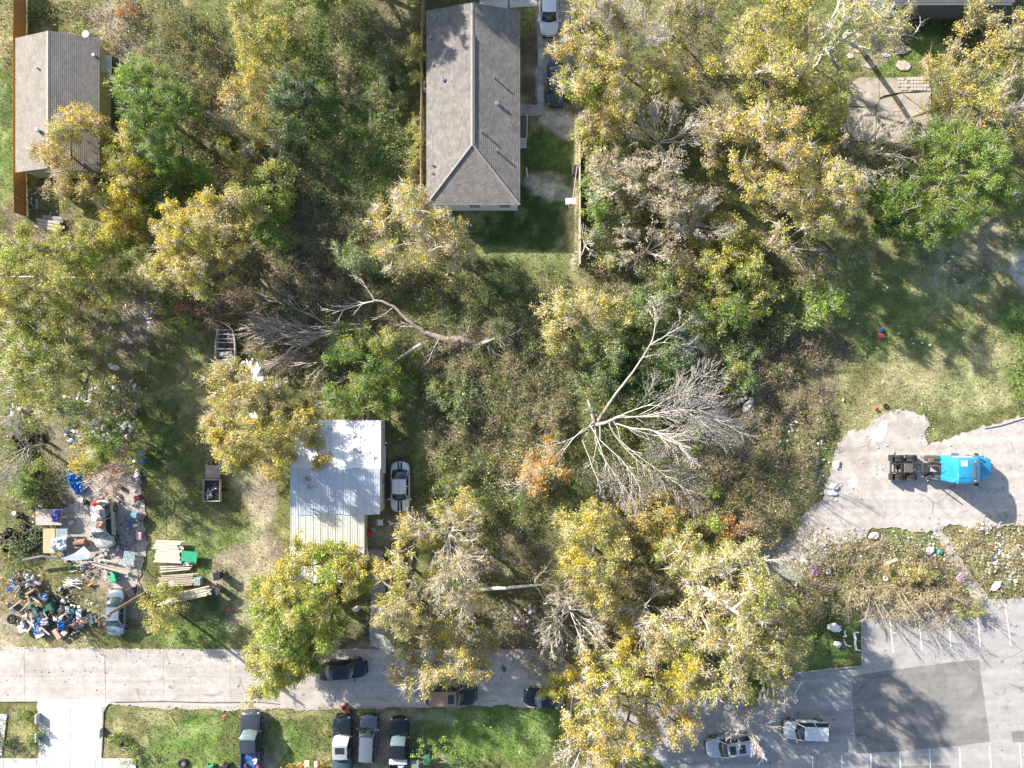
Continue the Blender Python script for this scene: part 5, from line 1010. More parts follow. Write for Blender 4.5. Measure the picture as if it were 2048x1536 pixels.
bare('broken fallen trunk with a forked pale branch reaching left',(945,680),[(850,665,1,800,640,1.2,.05),(880,675,.9,850,720,.8,.05),(790,612,1.5,760,640,1.3,.04),(930,680,.8,945,640,1,.04),(940,686,.6,975,720,.5,.05),(750,602,1.6,722,550,2,.06),(750,602,1.6,665,625,1.6,.08),(742,604,1.6,690,612,1.4,.05)],233,trunk=[(952,686,.5,.22),(940,683,.6,.30),(918,678,.5,.38),(895,681,.6,.31),(872,673,.7,.30),(850,666,.9,.22),(815,640,1.3,.17),(790,615,1.5,.14),(765,603,1.6,.12),(748,601,1.6,.12)],nb=1,lv=2,spread=.4,bend=.08,m=PALEBARK,tm=mat('grey brown bark',(.30,.25,.21),.95,var=.35,vs=7,bump=.6),cat='fallen tree',name='fallen_tree')
bare('shattered root end of the fallen trunk with splintered wood',(975,680),[(958,690,.8,1010,672,.6,.12),(960,695,.8,945,712,.4,.07),(965,688,.8,1020,655,.5,.10),(960,686,.8,1000,690,.4,.08)],234,trunk=[(955,690,.5,.28),(985,680,.5,.30),(1015,665,.3,.2)],m=GREYBARK,nb=2,lv=2,bend=.2,cat='broken trunk',name='broken_trunk')
bare('fallen limbs of the broken tree pointing down left over the shed',(835,690),[(760,745,1.2,690,770,1.3,.07),(735,762,1.2,680,830,1,.06),(735,762,1.2,725,835,.9,.05)],235,trunk=[(840,690,.9,.15),(800,715,1.1,.14),(765,742,1.2,.12),(735,762,1.2,.09)],nb=2,lv=2,spread=.35,cat='fallen limb',name='fallen_limb')
bare('grey dead branch fan lying in the shade left of the fallen trunk',(745,655),[(740,655,1,560,680,1.2,.10),(720,648,1.1,570,640,1.2,.07),(660,655,1.1,560,590,1.2,.06),(700,655,1,600,720,1,.07),(640,660,1,560,720,1,.06),(690,660,1,660,700,.8,.05)],236,m=GREYBARK,nb=3,lv=3,spread=.28,bend=.07,cat='dead branches',name='dead_branches')
bare('fine grey twig fan above the golden treetop',(655,720),[(655,722,1,600,745,1.2,.04),(655,724,1,615,750,1,.04),(655,726,1,630,760,1,.04)],237,nb=2,lv=1,spread=.2,cat='dead branches',name='dead_branches')
bare('bare arching sapling clump lying over the stall lines',(1745,1190),[(1745,1190,.3,1770,1260,1.6,.04),(1750,1185,.3,1800,1262,1.6,.04),(1740,1190,.3,1740,1240,1.5,.04),(1790,1180,.3,1830,1262,1.8,.04),(1800,1180,.3,1860,1262,1.8,.04),(1820,1180,.3,1900,1250,1.8,.04),(1850,1180,.3,1940,1255,1.8,.04),(1840,1170,.3,1960,1220,1.6,.04),(1700,1180,.3,1690,1230,1.5,.03)],238,m=mat('tan stems',(.42,.35,.24),.9,var=.2),nb=3,lv=2,spread=.3,bend=.12,cat='sapling clump',name='sapling_clump')
bare('pale leafless bush lying at the edge of the upper field',(1580,495),[(1580,495,.5,1640,510,1.4,.04),(1580,495,.5,1630,530,1.4,.04),(1578,498,.5,1600,550,1.4,.04),(1580,495,.5,1655,490,1.4,.04),(1582,490,.5,1630,470,1.4,.03)],239,nb=3,lv=2,spread=.3,cat='bare bush',name='bare_bush')
bare('broken pale limb at the south end of the overgrown lot',(990,1175),[(1065,1172,1.3,1110,1162,1.5,.10),(1072,1174,1.2,1110,1215,1,.07),(1070,1160,1.4,1100,1140,1.5,.05)],240,trunk=[(965,1178,.5,.22),(1010,1176,.9,.17),(1050,1172,1.2,.14),(1070,1170,1.3,.11)],nb=1,lv=2,cat='fallen limb',name='fallen_limb')
bare('pale branches drooping over the street from the lot corner',(1105,1215),[(1105,1215,3,1110,1300,2,.07),(1110,1220,3,1140,1320,2,.06),(1160,1175,3,1210,1190,3,.06),(1180,1185,3,1200,1250,2,.05),(1140,1250,2.5,1200,1275,2,.05)],241,nb=2,lv=2,spread=.4,cat='dead branches',name='dead_branches')
bare('brush pile of cut logs and rusty leaves above the boat',(430,625),[(355,620,.4,500,612,.5,.09),(370,632,.5,480,625,.6,.08),(350,612,.5,450,630,.4,.06),(380,605,.4,490,600,.4,.06),(340,640,.4,410,620,.5,.04),(400,640,.3,520,610,.5,.07)],242,m=mat('reddish logs',(.27,.18,.13),.9,var=.3),nb=1,lv=1,spread=.35,cat='brush pile',name='brush_pile')
brush('rust red dead leaves on the brush pile',[(370,615,22,16),(500,610,30,14),(440,622,40,10)],'rust',60,.7,50,name='dead_leaves')
brush('pale dry reeds beside the boat bow',[(455,645,40,18)],'tan',50,.5,51,twig=1.5,name='dry_reeds')
# grass blades over every unpaved area
def grass():
    rs=np.random.RandomState(9); n=230000; x=rs.uniform(-52,52,n); y=rs.uniform(-39,39,n)
    px=x*S+1024; py=768-y*S
    pav=np.zeros(n,bool)
    def box_(a,b,c_,d_): return (px>a)&(px<b)&(py>c_)&(py<d_)
    pav|=box_(-100,1170,1300,1412)|box_(76,206,1398,1600)|box_(736,775,1212,1300)|box_(1074,1089,-50,233)|box_(850,1044,10,418)|box_(28,215,55,350)|box_(581,762,838,1160)|box_(1692,1880,153,288)|box_(0,275,1514,1600)|box_(955,1080,-50,20)
    def inpoly(P_):
        r=np.zeros(n,bool); k=len(P_)
        for i in range(k):
            x1,y1=P_[i]; x2,y2=P_[(i+1)%k]
            c=((y1>py)!=(y2>py))&(px<(x2-x1)*(py-y1)/(y2-y1+1e-9)+x1); r^=c
        return r
    pav|=inpoly([(1590,1085),(1645,990),(1670,900),(1698,868),(1770,836),(1828,826),(1850,838),(1853,882),(1945,861),(2048,843),(2048,1050),(1990,1049),(1950,1056),(1905,1046),(1865,1058),(1740,1058),(1700,1080),(1600,1110)])
    pav|=inpoly([(1180,1362),(1545,1398),(1592,1345),(1722,1332),(1724,1208),(2048,1198),(2048,1600),(1330,1600)])
    pav|=inpoly([(120,1020),(185,962),(280,962),(290,1110),(262,1192),(205,1140),(122,1090)])&(rs.rand(n)<.8)
    x=x[~pav];y=y[~pav]; C0=gcol(x,y); lum=C0[:,1]/(C0.sum(1)+1e-6); keep=rs.rand(len(x))<np.clip((lum-.30)*9,.12,1); x=x[keep];y=y[keep];C0=C0[keep]; n=len(x)
    h=rs.uniform(.04,.20,n); a=rs.uniform(0,2*PI,n); w_=rs.uniform(.02,.06,n); t=rs.uniform(0,2*PI,n)
    z0=np.zeros(n); V_=np.stack([np.stack([x+w_*np.cos(a),y+w_*np.sin(a),z0],1),np.stack([x-w_*np.cos(a),y-w_*np.sin(a),z0],1),np.stack([x+h*.8*np.cos(t),y+h*.8*np.sin(t),h],1)],1).reshape(-1,3)
    o=npmesh('grass',V_,np.arange(3*n).reshape(n,3),np.clip(C0*rs.uniform(.7,1.5,(n,1)),0,.6),LEAF); tag(o,'short rough grass growing over the lots and verges',kind='stuff')
grass()
# ------------------------------------------------------------------ clutter
def litter(label,zones,cols,n,seed,s0=.07,s1=.28,name='litter',h=.05):
    rs=np.random.RandomState(seed); w_=np.array([z[2]*z[3] for z in zones],float); k=rs.choice(len(zones),n,p=w_/w_.sum()); Z_=np.array([z[:4] for z in zones])[k]
    t=rs.uniform(0,2*PI,n); q=np.sqrt(rs.rand(n))*rs.uniform(.7,1.25,n); x=(Z_[:,0]-1024+Z_[:,2]*q*np.cos(t))/S; y=(768-Z_[:,1]+Z_[:,3]*q*np.sin(t))/S
    cl=fbm(x,y,.9,seed%30,2)>.42; x=x[cl];y=y[cl]; n=len(x)
    s=s0+(s1-s0)*rs.rand(n)**2.5; ce=np.stack([x,y,.03+rs.rand(n)*h+s*.25],1); a=rs.uniform(0,2*PI,n); asp=rs.uniform(.35,1,n)
    u=np.stack([np.cos(a),np.sin(a),rs.normal(size=n)*.25],1)*s[:,None]*.5; v=np.stack([-np.sin(a),np.cos(a),rs.normal(size=n)*.25],1)*(s*asp)[:,None]*.5; up=np.zeros((n,3)); up[:,2]=s*rs.uniform(.05,.35,n)
    jit=lambda: rs.normal(size=(n,3))*s[:,None]*.12
    V_=np.stack([ce-u-v+jit(),ce+u-v+jit(),ce+u+v+jit(),ce-u+v+jit(),ce+up+jit()*.5],1).reshape(-1,3); b=(np.arange(n)*5)[:,None]
    F_=np.concatenate([np.concatenate([b+i,b+(i+1)%4,b+4],1) for i in range(4)]); cc_=np.array(cols)[rs.randint(0,len(cols),n)]*rs.uniform(.75,1.1,(n,1)); cc_=np.tile(cc_,(4,1))
    o=npmesh(name,V_,F_,cc_,LITM); tag(o,label,kind='stuff'); return o
LITM=attrmat('litter',.6); WH=(.75,.75,.74); LB=(.45,.55,.7); RD=(.5,.06,.05); BK=(.03,.03,.035); TL=(.1,.4,.42); BG=(.5,.42,.3); PK=(.6,.3,.4); BLU=(.04,.16,.5); GY=(.35,.35,.36)
W3=[WH,WH,WH,WH,LB,BG]; MIX=[WH,WH,WH,BK,GY,GY,BLU,(.35,.12,.1),BG,BG,LB,(.12,.2,.2),PK,BR,BR,BR,GY,(.2,.19,.17),(.3,.27,.23)]
litter('white paper and plastic scraps along the weedy edge of the truck lot',[(1600,905,60,50),(1640,930,40,60),(1660,960,30,40),(1590,990,50,50),(1560,850,50,60)],W3,380,1)
litter('white scraps scattered in the grass above the parking lot',[(1680,1090,90,40),(1780,1100,120,40),(1640,1170,70,40),(1860,1100,40,60)],W3,520,2,.06,.26)
litter('dense white paper trash at the right edge by the path',[(2010,1130,40,50),(1990,1100,50,30),(1985,1060,60,20)],W3,520,3,.06,.3)
litter('white scraps dotted over the field',[(1850,760,190,100),(1800,620,150,150)],W3,130,4,.05,.22)
litter('paper bits on the concrete truck lot',[(1700,950,70,70),(1760,900,80,60),(1900,900,100,50)],W3,110,5,.05,.2)
litter('paper bits on the bottom lawn',[(900,1440,70,30),(980,1480,120,50),(1080,1460,50,50)],W3,90,6,.04,.16)
litter('coloured trash under the street trees',[(1020,1240,40,30),(1080,1240,40,40),(1060,1270,50,20)],MIX+[WH,WH],420,7,.07,.32)
litter('coloured trash in the woods by the street',[(1290,1240,60,30),(1240,1290,50,40),(1200,1320,40,40),(1360,1230,50,30),(1260,1170,30,30)],MIX+[WH,WH],520,8,.07,.32)
litter('household garbage strewn over the roadside heap',[(60,1210,50,50),(110,1230,70,45),(160,1240,40,35),(60,1160,40,25),(150,1205,50,30)],MIX,900,9,.05,.26,h=.3)
litter('small trash across the junk yard',[(80,1010,30,40),(275,1030,14,50),(205,1030,20,60),(150,1110,40,20),(230,1120,50,30),(190,1150,60,20),(270,960,14,40)],MIX,620,10,.07,.38,h=.25)
litter('trash scattered behind the junk yard',[(240,790,50,30),(230,860,50,30),(170,800,40,20),(30,830,30,20),(150,870,20,20),(230,735,20,8)],W3+MIX,760,11,.08,.5,h=.2)
litter('white rags caught under the pale golden treetop',[(515,760,14,30),(520,820,14,20),(505,730,16,10)],[WH],160,12,.2,.6,h=.4)
litter('trash bits by the porch of the left house pile',[(70,400,16,20),(90,430,20,10)],W3+MIX,120,13)
litter('small scraps in the shaded lot by the sedan fence',[(270,650,50,40),(300,620,30,20),(230,700,30,20)],W3,70,14)
litter('paper bits beside the metal roofed house',[(785,880,20,30),(970,1150,50,40),(1000,1090,40,30)],W3,60,15,.05,.2)
litter('brown leaves scattered on the street',[(760,1310,40,10),(980,1310,60,12),(1000,1370,50,20),(880,1330,60,40),(400,1340,300,40)],[BR,RUS,(.15,.1,.06)],700,16,.04,.12,'fallen_leaves',h=.0)
def thing(mb,name,m,label,cat,group=None,smooth=False):
    return tag(mb.build(name,m,smooth=smooth),label,cat,group)
M_=lambda n,c,r=.7,**k: mat(n,c,r,**k)
TARP=M_('blue tarp',(.03,.20,.55),.45,var=.2); WHT=M_('white tarp',(.75,.76,.78),.5); PLY=M_('plywood',(.42,.33,.20),.85,var=.2); PALW=M_('pallet blue',(.30,.38,.42),.8,var=.25); GRNP=M_('green plastic',(.03,.30,.16),.45,var=.15); WOODP=M_('pale lumber',(.52,.46,.38),.85,var=.25,vs=6); WOODG=M_('grey lumber',(.40,.35,.29),.9,var=.3,vs=6)
# tyres
def tyre(x,y,z,tilt,az,label,group):
    r_=random.Random(x*7+y); root=empty('tyre',(x,y,z),0,label,'tyre',group); root.rotation_euler=(tilt,0,az)
    return root
t0m=MB(); t0m.torus((0,0,0),.27,.12,18,8,sq=.95); tme=bpy.data.meshes.new('tyre_body'); tme.from_pydata(t0m.v,[],t0m.f); tme.update(); tme.polygons.foreach_set('use_smooth',[True]*len(tme.polygons)); tme.materials.append(RUBBER)
r=random.Random(21); tz=[(185,375),(195,415),(250,420),(320,430),(360,465),(150,470),(240,480),(265,560),(235,590),(255,675),(290,670),(310,725),(280,825),(305,860),(255,890),(225,940),(270,960),(180,1040),(95,1150),(130,1215),(190,1120),(270,1165),(300,1180),(280,1235),(225,1250),(285,1290),(240,1300),(175,1310),(80,1200),(60,1180),(100,1240),(210,1160),(150,1180),(120,1280),(60,1300),(20,1200),(40,1250),(210,1210),(330,840),(250,780),(215,500),(175,520),(130,440)]
for i,(a,b) in enumerate(tz):
    p=P(a/3.84,760+b/3.84); up=r.random()<.35
    o=link('tyre',tme); o.location=(p.x,p.y,.38 if up else .13+r.choice([0,0,.2])); o.rotation_euler=(r.uniform(.9,1.35) if up else r.uniform(-.3,.3),r.uniform(-.2,.2),r.uniform(0,6.3))
    sec_='upper' if b<620 else ('middle' if b<1000 else 'lower'); tag(o,'old black tyre dumped in the %s part of the tyre row at the left fence'%sec_,'tyre','tyres in the %s part of the left fence row'%sec_)
for (px_,py_,lb) in ((26,1237,'single black tyre beside the roadside garbage heap'),(367,1525,'brown tyre planter ring lying on the bottom lawn')):
    p=P(px_,py_); o=link('tyre',tme); o.location=(p.x,p.y,.13); o.scale=(1.35,1.35,1); tag(o,lb,'tyre')
p=P(367,1525); thing(MB().cyl((p.x,p.y,.1),.36,.1,14),'soil',M_('planter soil',(.2,.17,.12),.95),'brown soil filling the tyre ring on the lawn','soil')
# yard items
def ptx(px,py,h=0): return P(px,py,h)
def table(px0,py0,px1,py1,h,m,label,rz=0):
    a=P(px0,py0,h);b=P(px1,py1,h); cx,cy=(a.x+b.x)/2,(a.y+b.y)/2; w_,d_=b.x-a.x,a.y-b.y; T_=empty('table',(cx,cy,0),rz,label,'table')
    MB().bbox((0,0,h),(w_,d_,.05),.01).build('tabletop',m,T_)
    for sx in (-1,1):
        for sy in (-1,1): MB().box((sx*(w_/2-.1),sy*(d_/2-.1),h/2-.02),(.07,.07,h-.04)).build('leg',GRYW,T_)
    return T_
table(72,1018,124,1050,.85,M_('pinkish wood',(.42,.35,.31),.85,var=.25),'pinkish wooden table with purple and blue cloth on it')
table(87,1057,111,1106,.8,PLY,'light plywood table beside the blue slatted pallet')
def pallet(px,py,L,W,rz,m,label,h=.85,n=9):
    p=P(px,py,h); R=empty('pallet',(p.x,p.y,h-.12),rz,label,'pallet')
    for i in range(n): MB().box((-L/2+L*(i+.5)/n,0,.12),(L/n*.66,W,.02)).build('slat',m,R)
    for y in (-W/2+.06,0,W/2-.06): MB().box((0,y,.05),(L,.08,.10)).build('stringer',m,R)
    return R
pallet(124,1067,1.15,.95,0,PALW,'blue grey slatted pallet beside the plywood table'); pallet(258,1116,1.1,1.3,-.15,PALW,'blue slatted pallet leaning near the end of the junk yard',h=.5,n=8)
thing(MB().cloth([P(a,b,.9) for a,b in ((108,1018),(122,1018),(120,1045),(103,1042))],.0,.35,8,1),'cloth',M_('purple blue cloth',(.12,.13,.38),.8,var=.4,vs=4),'crumpled purple and blue cloth on the pinkish table','cloth')
thing(MB().cloth([P(a,b,.85) for a,b in ((103,1078),(134,1072),(134,1099),(106,1101))],.0,.45,8,2),'cloth_bag',M_('white bag',(.55,.58,.66),.6,var=.3,vs=4),'crumpled white and blue bags beside the plywood table','bag')
for i,(pp,amp,lb) in enumerate(((((135,946),(165,944),(172,980),(150,985)),.6,'crumpled bright blue tarp heaped in the junk yard'),(((140,965),(172,962),(173,985),(158,989)),.5,'lower fold of bright blue tarp beside the first tarp heap'))):
    thing(MB().cloth([P(a,b) for a,b in pp],.1,amp,10,5+i),'tarp',TARP,lb,'tarp')
wt=[P(120,1118,.6),P(150,1106,.9),P(168,1092,1.0),P(181,1105,.8),P(178,1118,.6),P(150,1121,.5)]
m1=MB(); m1.add([wt[0],wt[5],wt[1]],[(0,1,2)]); m1.add([wt[1],wt[5],wt[4],wt[2]],[(0,1,2,3)]); m1.add([wt[2],wt[4],wt[3]],[(0,1,2)]); thing(m1,'tarp',WHT,'white pointed tarp sheet stretched below the plywood table','tarp')
thing(MB().tube([P(46,1120,1.0),P(85,1112,1.1),P(120,1117,.9)],.12,6),'rolled_mat',M_('dark rolled mat',(.12,.12,.12),.8),'dark rolled mat left of the white tarp','rolled mat')
p=P(161,1085,.4); q=MB(); q.cyl((0,0,0),.34,1.1,16,axis='X'); bo=q.build('barrel',M_('rusty barrel',(.22,.12,.07),.8,var=.3)); bo.location=(p.x,p.y,.36); bo.rotation_euler=(0,0,.12); tag(bo,'rusty brown barrel lying on its side in the yard','barrel'); MB().cyl((-.552,0,0),.29,.02,14,axis='X').build('opening',BLACK,bo)
def bike(px,py,rz,m,label,h=.15):
    p=P(px,py); B=empty('bicycle',(p.x,p.y,h),rz,label,'bicycle')
    for x in (-.5,.5):
        t_=MB().torus((x,0,0),.32,.022,18,5).build('wheel',RUBBER,B); MB().cyl((x,0,0),.04,.05,6).build('hub',CHROME,t_)
    MB().tube([(-.5,0,.05),(-.12,.5,.08),(.38,.45,.08),(.05,0,.06),(-.12,.5,.08)],.022,5).build('frame',m,B); MB().tube([(.5,0,.06),(.36,.55,.08)],.02,5).build('fork',m,B); MB().tube([(.2,.62,.08),(.5,.58,.1)],.015,5).build('handlebar',CHROME,B); MB().bbox((-.17,.58,.1),(.25,.1,.08),.03).build('saddle',BLACK,B)
bike(242,1084,1.2,M_('yellow bike',(.65,.48,.05),.4),'yellow bicycle lying beside the wrecked van'); bike(258,1046,1.5,M_('grey bike',(.25,.27,.3),.4),'grey bicycle lying against the junk yard fence'); bike(272,1060,1.9,M_('teal bike',(.08,.25,.25),.4),'teal bicycle on the fence side of the yard'); bike(264,1092,.5,M_('dark bike',(.06,.06,.07),.4),'dark bicycle below the yellow bicycle')
# junk on top of the wrecked van, separate things
for i,(a,b,sx,sy,c_,lb) in enumerate(((196,1018,1.1,.8,(.55,.40,.38),'faded pink cloth bundle on the wrecked van roof'),(192,1035,1.0,.9,(.6,.58,.56),'white rag bundle on the wrecked van roof'),(200,1048,.9,.7,(.36,.2,.13),'brown bundle on the wrecked van roof'),(190,1008,.7,.4,(.5,.05,.04),'red plastic piece at the rear of the wrecked van'),(209,1011,.4,.4,(.05,.06,.1),'dark bundle at the rear of the wrecked van roof'))):
    p=P(a,b,2); thing(MB().blob((p.x,p.y,1.95),(sx,sy,.42),i,.35,2),'bundle',M_('bundle%d'%i,c_,.85,var=.35,vs=5),lb,'bundle',smooth=False)
def heapbox(px,py,z,sx,sy,sz,rz,m,name,label,cat,rx=0): 
    p=P(px,py,z); return thing(MB().bbox((p.x,p.y,z),(sx,sy,sz),.04,rz=rz,rx=rx),name,m,label,cat)
def wbin(px,py,rz,m,label,lying=False):
    p=P(px,py,.5); B=empty('wheelie_bin',(p.x,p.y,.32 if lying else 0),rz,label,'bin')
    if lying: B.rotation_euler=(PI/2*.96,0,rz)
    o=MB().loft([[(-.24,-.26,.05),(.24,-.26,.05),(.24,.26,.05),(-.24,.26,.05)],[(-.32,-.36,1.0),(.32,-.36,1.0),(.32,.36,1.0),(-.32,.36,1.0)]]).build('body',m,B); MB().bbox((0,.02,1.04),(.70,.82,.08),.03).build('lid',m,B)
    for s_ in (-1,1): MB().cyl((s_*.28,.32,.12),.12,.06,10,axis='X').build('wheel',RUBBER,B)
    MB().tube([(-.3,.42,1.0),(.3,.42,1.0)],.02,5).build('handle',BLACK,B)
wbin(223,1143,.3,GRNP,'bright green bin lying open on the yard path',True); wbin(267,1181,.4,M_('black bin',(.025,.025,.03),.5),'black bin behind the blue grey sedan'); wbin(438,1150,.1,M_('black bin',(.025,.025,.03),.5),'black bin with white markings right of the lumber piles')
wbin(436,1178,1.1,M_('dark grey bin',(.06,.06,.065),.5),'dark bin below the black bin by the lumber gate'); wbin(855,1515,.1,M_('green bin',(.04,.16,.08),.5),'green bin at the foot of the bottom sapling'); wbin(832,1523,0,M_('grey bin',(.18,.20,.20),.5),'grey bin left of the green bin by the black pickup')
wbin(420,1538,.0,GRNP,'green bin cut by the bottom edge'); wbin(452,1535,0,M_('black bin',(.025,.025,.03),.5),'black bin cut by the bottom edge left of the grey pickup'); wbin(66,1214,.5,M_('dark teal bin',(.025,.06,.065),.5),'dark teal bin lying on the roadside garbage heap',True); wbin(89,1218,2.0,M_('dark green tub',(.03,.1,.07),.5),'dark green tub next to the dark teal bin',True)
# armchair
p=P(70,1190,.5); AC=empty('armchair',(p.x,p.y,.0),.5,'brown armchair cushions dumped on the garbage heap','armchair'); AM=M_('brown fabric',(.30,.20,.13),.9,var=.2)
MB().bbox((0,0,.35),(1.0,.9,.4),.08).build('seat',AM,AC,smooth=True); MB().bbox((0,.45,.65),(1.0,.25,.6),.08).build('backrest',AM,AC,smooth=True)
for s_ in (-1,1): MB().bbox((s_*.55,0,.5),(.2,.9,.4),.06).build('armrest',AM,AC,smooth=True)
for i,(a,b,sx,sy,sz,rz,c_,nm,lb,ct) in enumerate(((47,1256,.85,.75,.3,.3,(.7,.7,.69),'box','white box at the lower left of the garbage heap','box'),(160,1228,.55,.95,.35,.1,(.6,.58,.5),'cushion','cream cushion at the right end of the garbage heap','cushion'),(146,1222,.5,.5,.35,.2,(.03,.14,.15),'crate','dark teal crate in the garbage heap','crate'),(115,1268,.5,1.1,.2,.6,(.42,.28,.22),'plank','brown painted panel at the bottom of the heap','panel'),(80,1267,.9,.7,.2,.5,(.62,.62,.64),'mattress_pad','white pad beside the blue tarp on the heap','pad'),(28,1170,.5,.4,.3,.2,(.12,.25,.5),'crate','blue crate at the top left of the heap','crate'),(130,1265,.6,.5,.2,.8,(.5,.4,.33),'carton','tan carton at the bottom of the heap','carton'),(272,1030,.6,.5,.8,.0,(.12,.28,.38),'cabinet','small blue cabinet against the junk yard fence','cabinet'),(277,996,.5,.5,.7,.2,(.33,.06,.05),'crate','dark red crate at the top of the fence side junk','crate'),(280,1072,.5,.8,.4,0,(.55,.35,.42),'bundle','pink bundle at the foot of the fence side junk','bundle'),(273,1050,.5,.3,.5,.2,(.5,.5,.5),'appliance','grey appliance below the blue cabinet','appliance'),(374,1128,.65,.35,.3,0,(.6,.6,.58),'box','white box under the green board','box'),(398,1162,.65,.75,.7,0,(.22,.26,.29),'cabinet','blue grey box at the right end of the lumber piles','box'),(345,1165,.6,.5,.3,.1,(.5,.42,.36),'box','tan carton on the lower lumber pile','carton'),(143,1045,.5,.4,.3,.4,(.5,.47,.42),'stone_block','pale stone block between the tables and the van','stone block'))):
    heapbox(a,b,sz/2+(.25 if a<170 and b>1150 else .02),sx,sy,sz,rz,M_('heap%d'%i,c_,.75,var=.2,vs=4),nm,lb,ct)
for i,(pp,lb) in enumerate(((((66,1250),(84,1238),(94,1240),(78,1272)),'curved bright blue tarp on the garbage heap'),(((121,1238),(136,1238),(139,1256),(124,1258)),'small royal blue tarp in the middle of the heap'),(((19,1172),(34,1170),(32,1182),(20,1184)),'blue plastic sheet at the upper left of the heap'))):
    thing(MB().cloth([P(a,b) for a,b in pp],.35,.4,9,30+i),'tarp',TARP,lb,'tarp')
rr=random.Random(77)
bagc=[('black',(.03,.03,.035)),('white',(.62,.62,.62)),('grey',(.22,.22,.23)),('teal',(.04,.15,.16)),('brown',(.2,.13,.09)),('red',(.35,.05,.05)),('pink',(.5,.3,.34))]
for i in range(46):
    nm,c_=bagc[rr.choices(range(7),[9,5,5,2,4,1,1])[0]]; cx,cy,rx_,ry_=rr.choice([(60,1210,40,45),(110,1225,55,38),(150,1235,35,30),(55,1165,30,20),(100,1200,50,30)]); t=rr.uniform(0,6.3); q=math.sqrt(rr.random())
    p=P(cx+rx_*q*math.cos(t),cy+ry_*q*math.sin(t)); s_=rr.uniform(.35,.85); thing(MB().blob((p.x,p.y,.15+rr.random()*.35),(s_,s_*rr.uniform(.6,1),s_*.55),i,.35,2,rr.uniform(0,3)),'trash_bag',M_(nm+' bag',c_,.5,var=.3,vs=5),'crumpled %s trash bag in the roadside garbage heap'%nm,'trash bag',nm+' bags in the garbage heap')
for i in range(26):
    nm,c_=bagc[rr.choices(range(7),[6,6,5,2,4,1,2])[0]]; cx,cy,rx_,ry_=rr.choice([(272,1010,12,40),(274,1060,10,30),(190,1140,40,12),(180,1000,14,14),(240,985,10,20),(270,950,10,20)]); t=rr.uniform(0,6.3); q=math.sqrt(rr.random())
    p=P(cx+rx_*q*math.cos(t),cy+ry_*q*math.sin(t)); s_=rr.uniform(.3,.6); thing(MB().blob((p.x,p.y,.18),(s_,s_*rr.uniform(.6,1),s_*.6),i+90,.35,2,rr.uniform(0,3)),'trash_bag',M_(nm+' bag',c_,.5,var=.3,vs=5),'crumpled %s bag among the junk yard clutter'%nm,'trash bag',nm+' bags in the junk yard')
for i in range(14):
    nm,c_=bagc[1] if rr.random()<.7 else bagc[2]; cx,cy,rx_,ry_=rr.choice([(250,785,30,20),(235,855,25,15),(270,810,20,20),(230,735,10,5)]); t=rr.uniform(0,6.3); p=P(cx+rx_*math.cos(t)*rr.random(),cy+ry_*math.sin(t)*rr.random()); s_=rr.uniform(.4,.8)
    thing(MB().blob((p.x,p.y,.18),(s_,s_*.8,s_*.5),i+190,.4,2,rr.uniform(0,3)),'trash_bag',M_(nm+' bag',c_,.5,var=.3,vs=5),'crumpled %s bag in the trash behind the junk yard'%nm,'trash bag',nm+' bags behind the junk yard')
for i,(a,b) in enumerate(((515,745),(521,765),(512,800),(517,828),(524,790))): p=P(a,b,.5); thing(MB().blob((p.x,p.y,.5),(1.0,1.6,.9),i+60,.45,2),'sheet_bundle',M_('white rag',(.72,.72,.73),.7),'white rag bundle partly hidden under the pale golden treetop','rag bundle','white rags north of the metal house')
# lumber stacks
def boards(px,py,L,n,pitch,rz,m,label,z=.3,w_=.2,jit=.25,seed=0):
    r_=random.Random(seed); p=P(px,py,z); R=empty('lumber_stack',(p.x,p.y,0),rz,label,'lumber stack')
    for ly in range(2 if z>.25 else 1):
        for i in range(n):
            l=L*r_.uniform(.86,1.04); MB().box((r_.uniform(-jit,jit),(n/2-i-.5)*pitch,z-.1*ly+r_.uniform(0,.03)),(l,w_,.05),r_.uniform(-.025,.025)).build('board',m,R)
    return R
boards(336,1103,2.7,10,.22,-.03,WOODP,'pale lumber stack left of the green board',z=.5,seed=1)
boards(350,1134,3.3,4,.22,.06,WOODP,'thin lumber row just below the pale lumber stack',z=.2,w_=.12,seed=2)
boards(356,1160,3.6,7,.17,.05,WOODG,'long grey poles stacked beside the blue grey box',z=.3,w_=.10,seed=3)
boards(100,450,2.6,3,.32,-.15,WOODG,'grey weathered planks lying south of the left house',z=.4,w_=.26,seed=4); boards(103,438,2.0,2,.3,-.1,M_('grey slab',(.25,.25,.26),.9,var=.2),'grey slabs beside the weathered planks',z=.2,w_=.28,seed=5)
p=P(379,1113,.6); thing(MB().bbox((p.x,p.y,.6),(1.55,1.05,.04),.01,rz=-.1),'board',GRNP,'flat green board resting beside the pale lumber stack','board')
# lumber gate panel standing on edge
a=P(330,1201);b=P(428,1181); GT=empty('wooden_gate',((a.x+b.x)/2,(a.y+b.y)/2,0),math.atan2(b.y-a.y,b.x-a.x),'pale wooden gate panel standing beside the small yellow tree','fence panel')
L=(b-a).length
for k in range(20): MB().box((-L/2+L*(k+.5)/20,0,.85),(L/20*.92,.03,1.65+rr.uniform(-.08,.05))).build('board',WOODP,GT)
for z in (.3,.9,1.5): MB().box((0,.05,z),(L,.06,.1)).build('rail',WOODG,GT)
boards(378,1190,4.3,6,.16,.22,WOODP,'pale thin boards piled against the gate panel',z=1.35,w_=.10,seed=8)
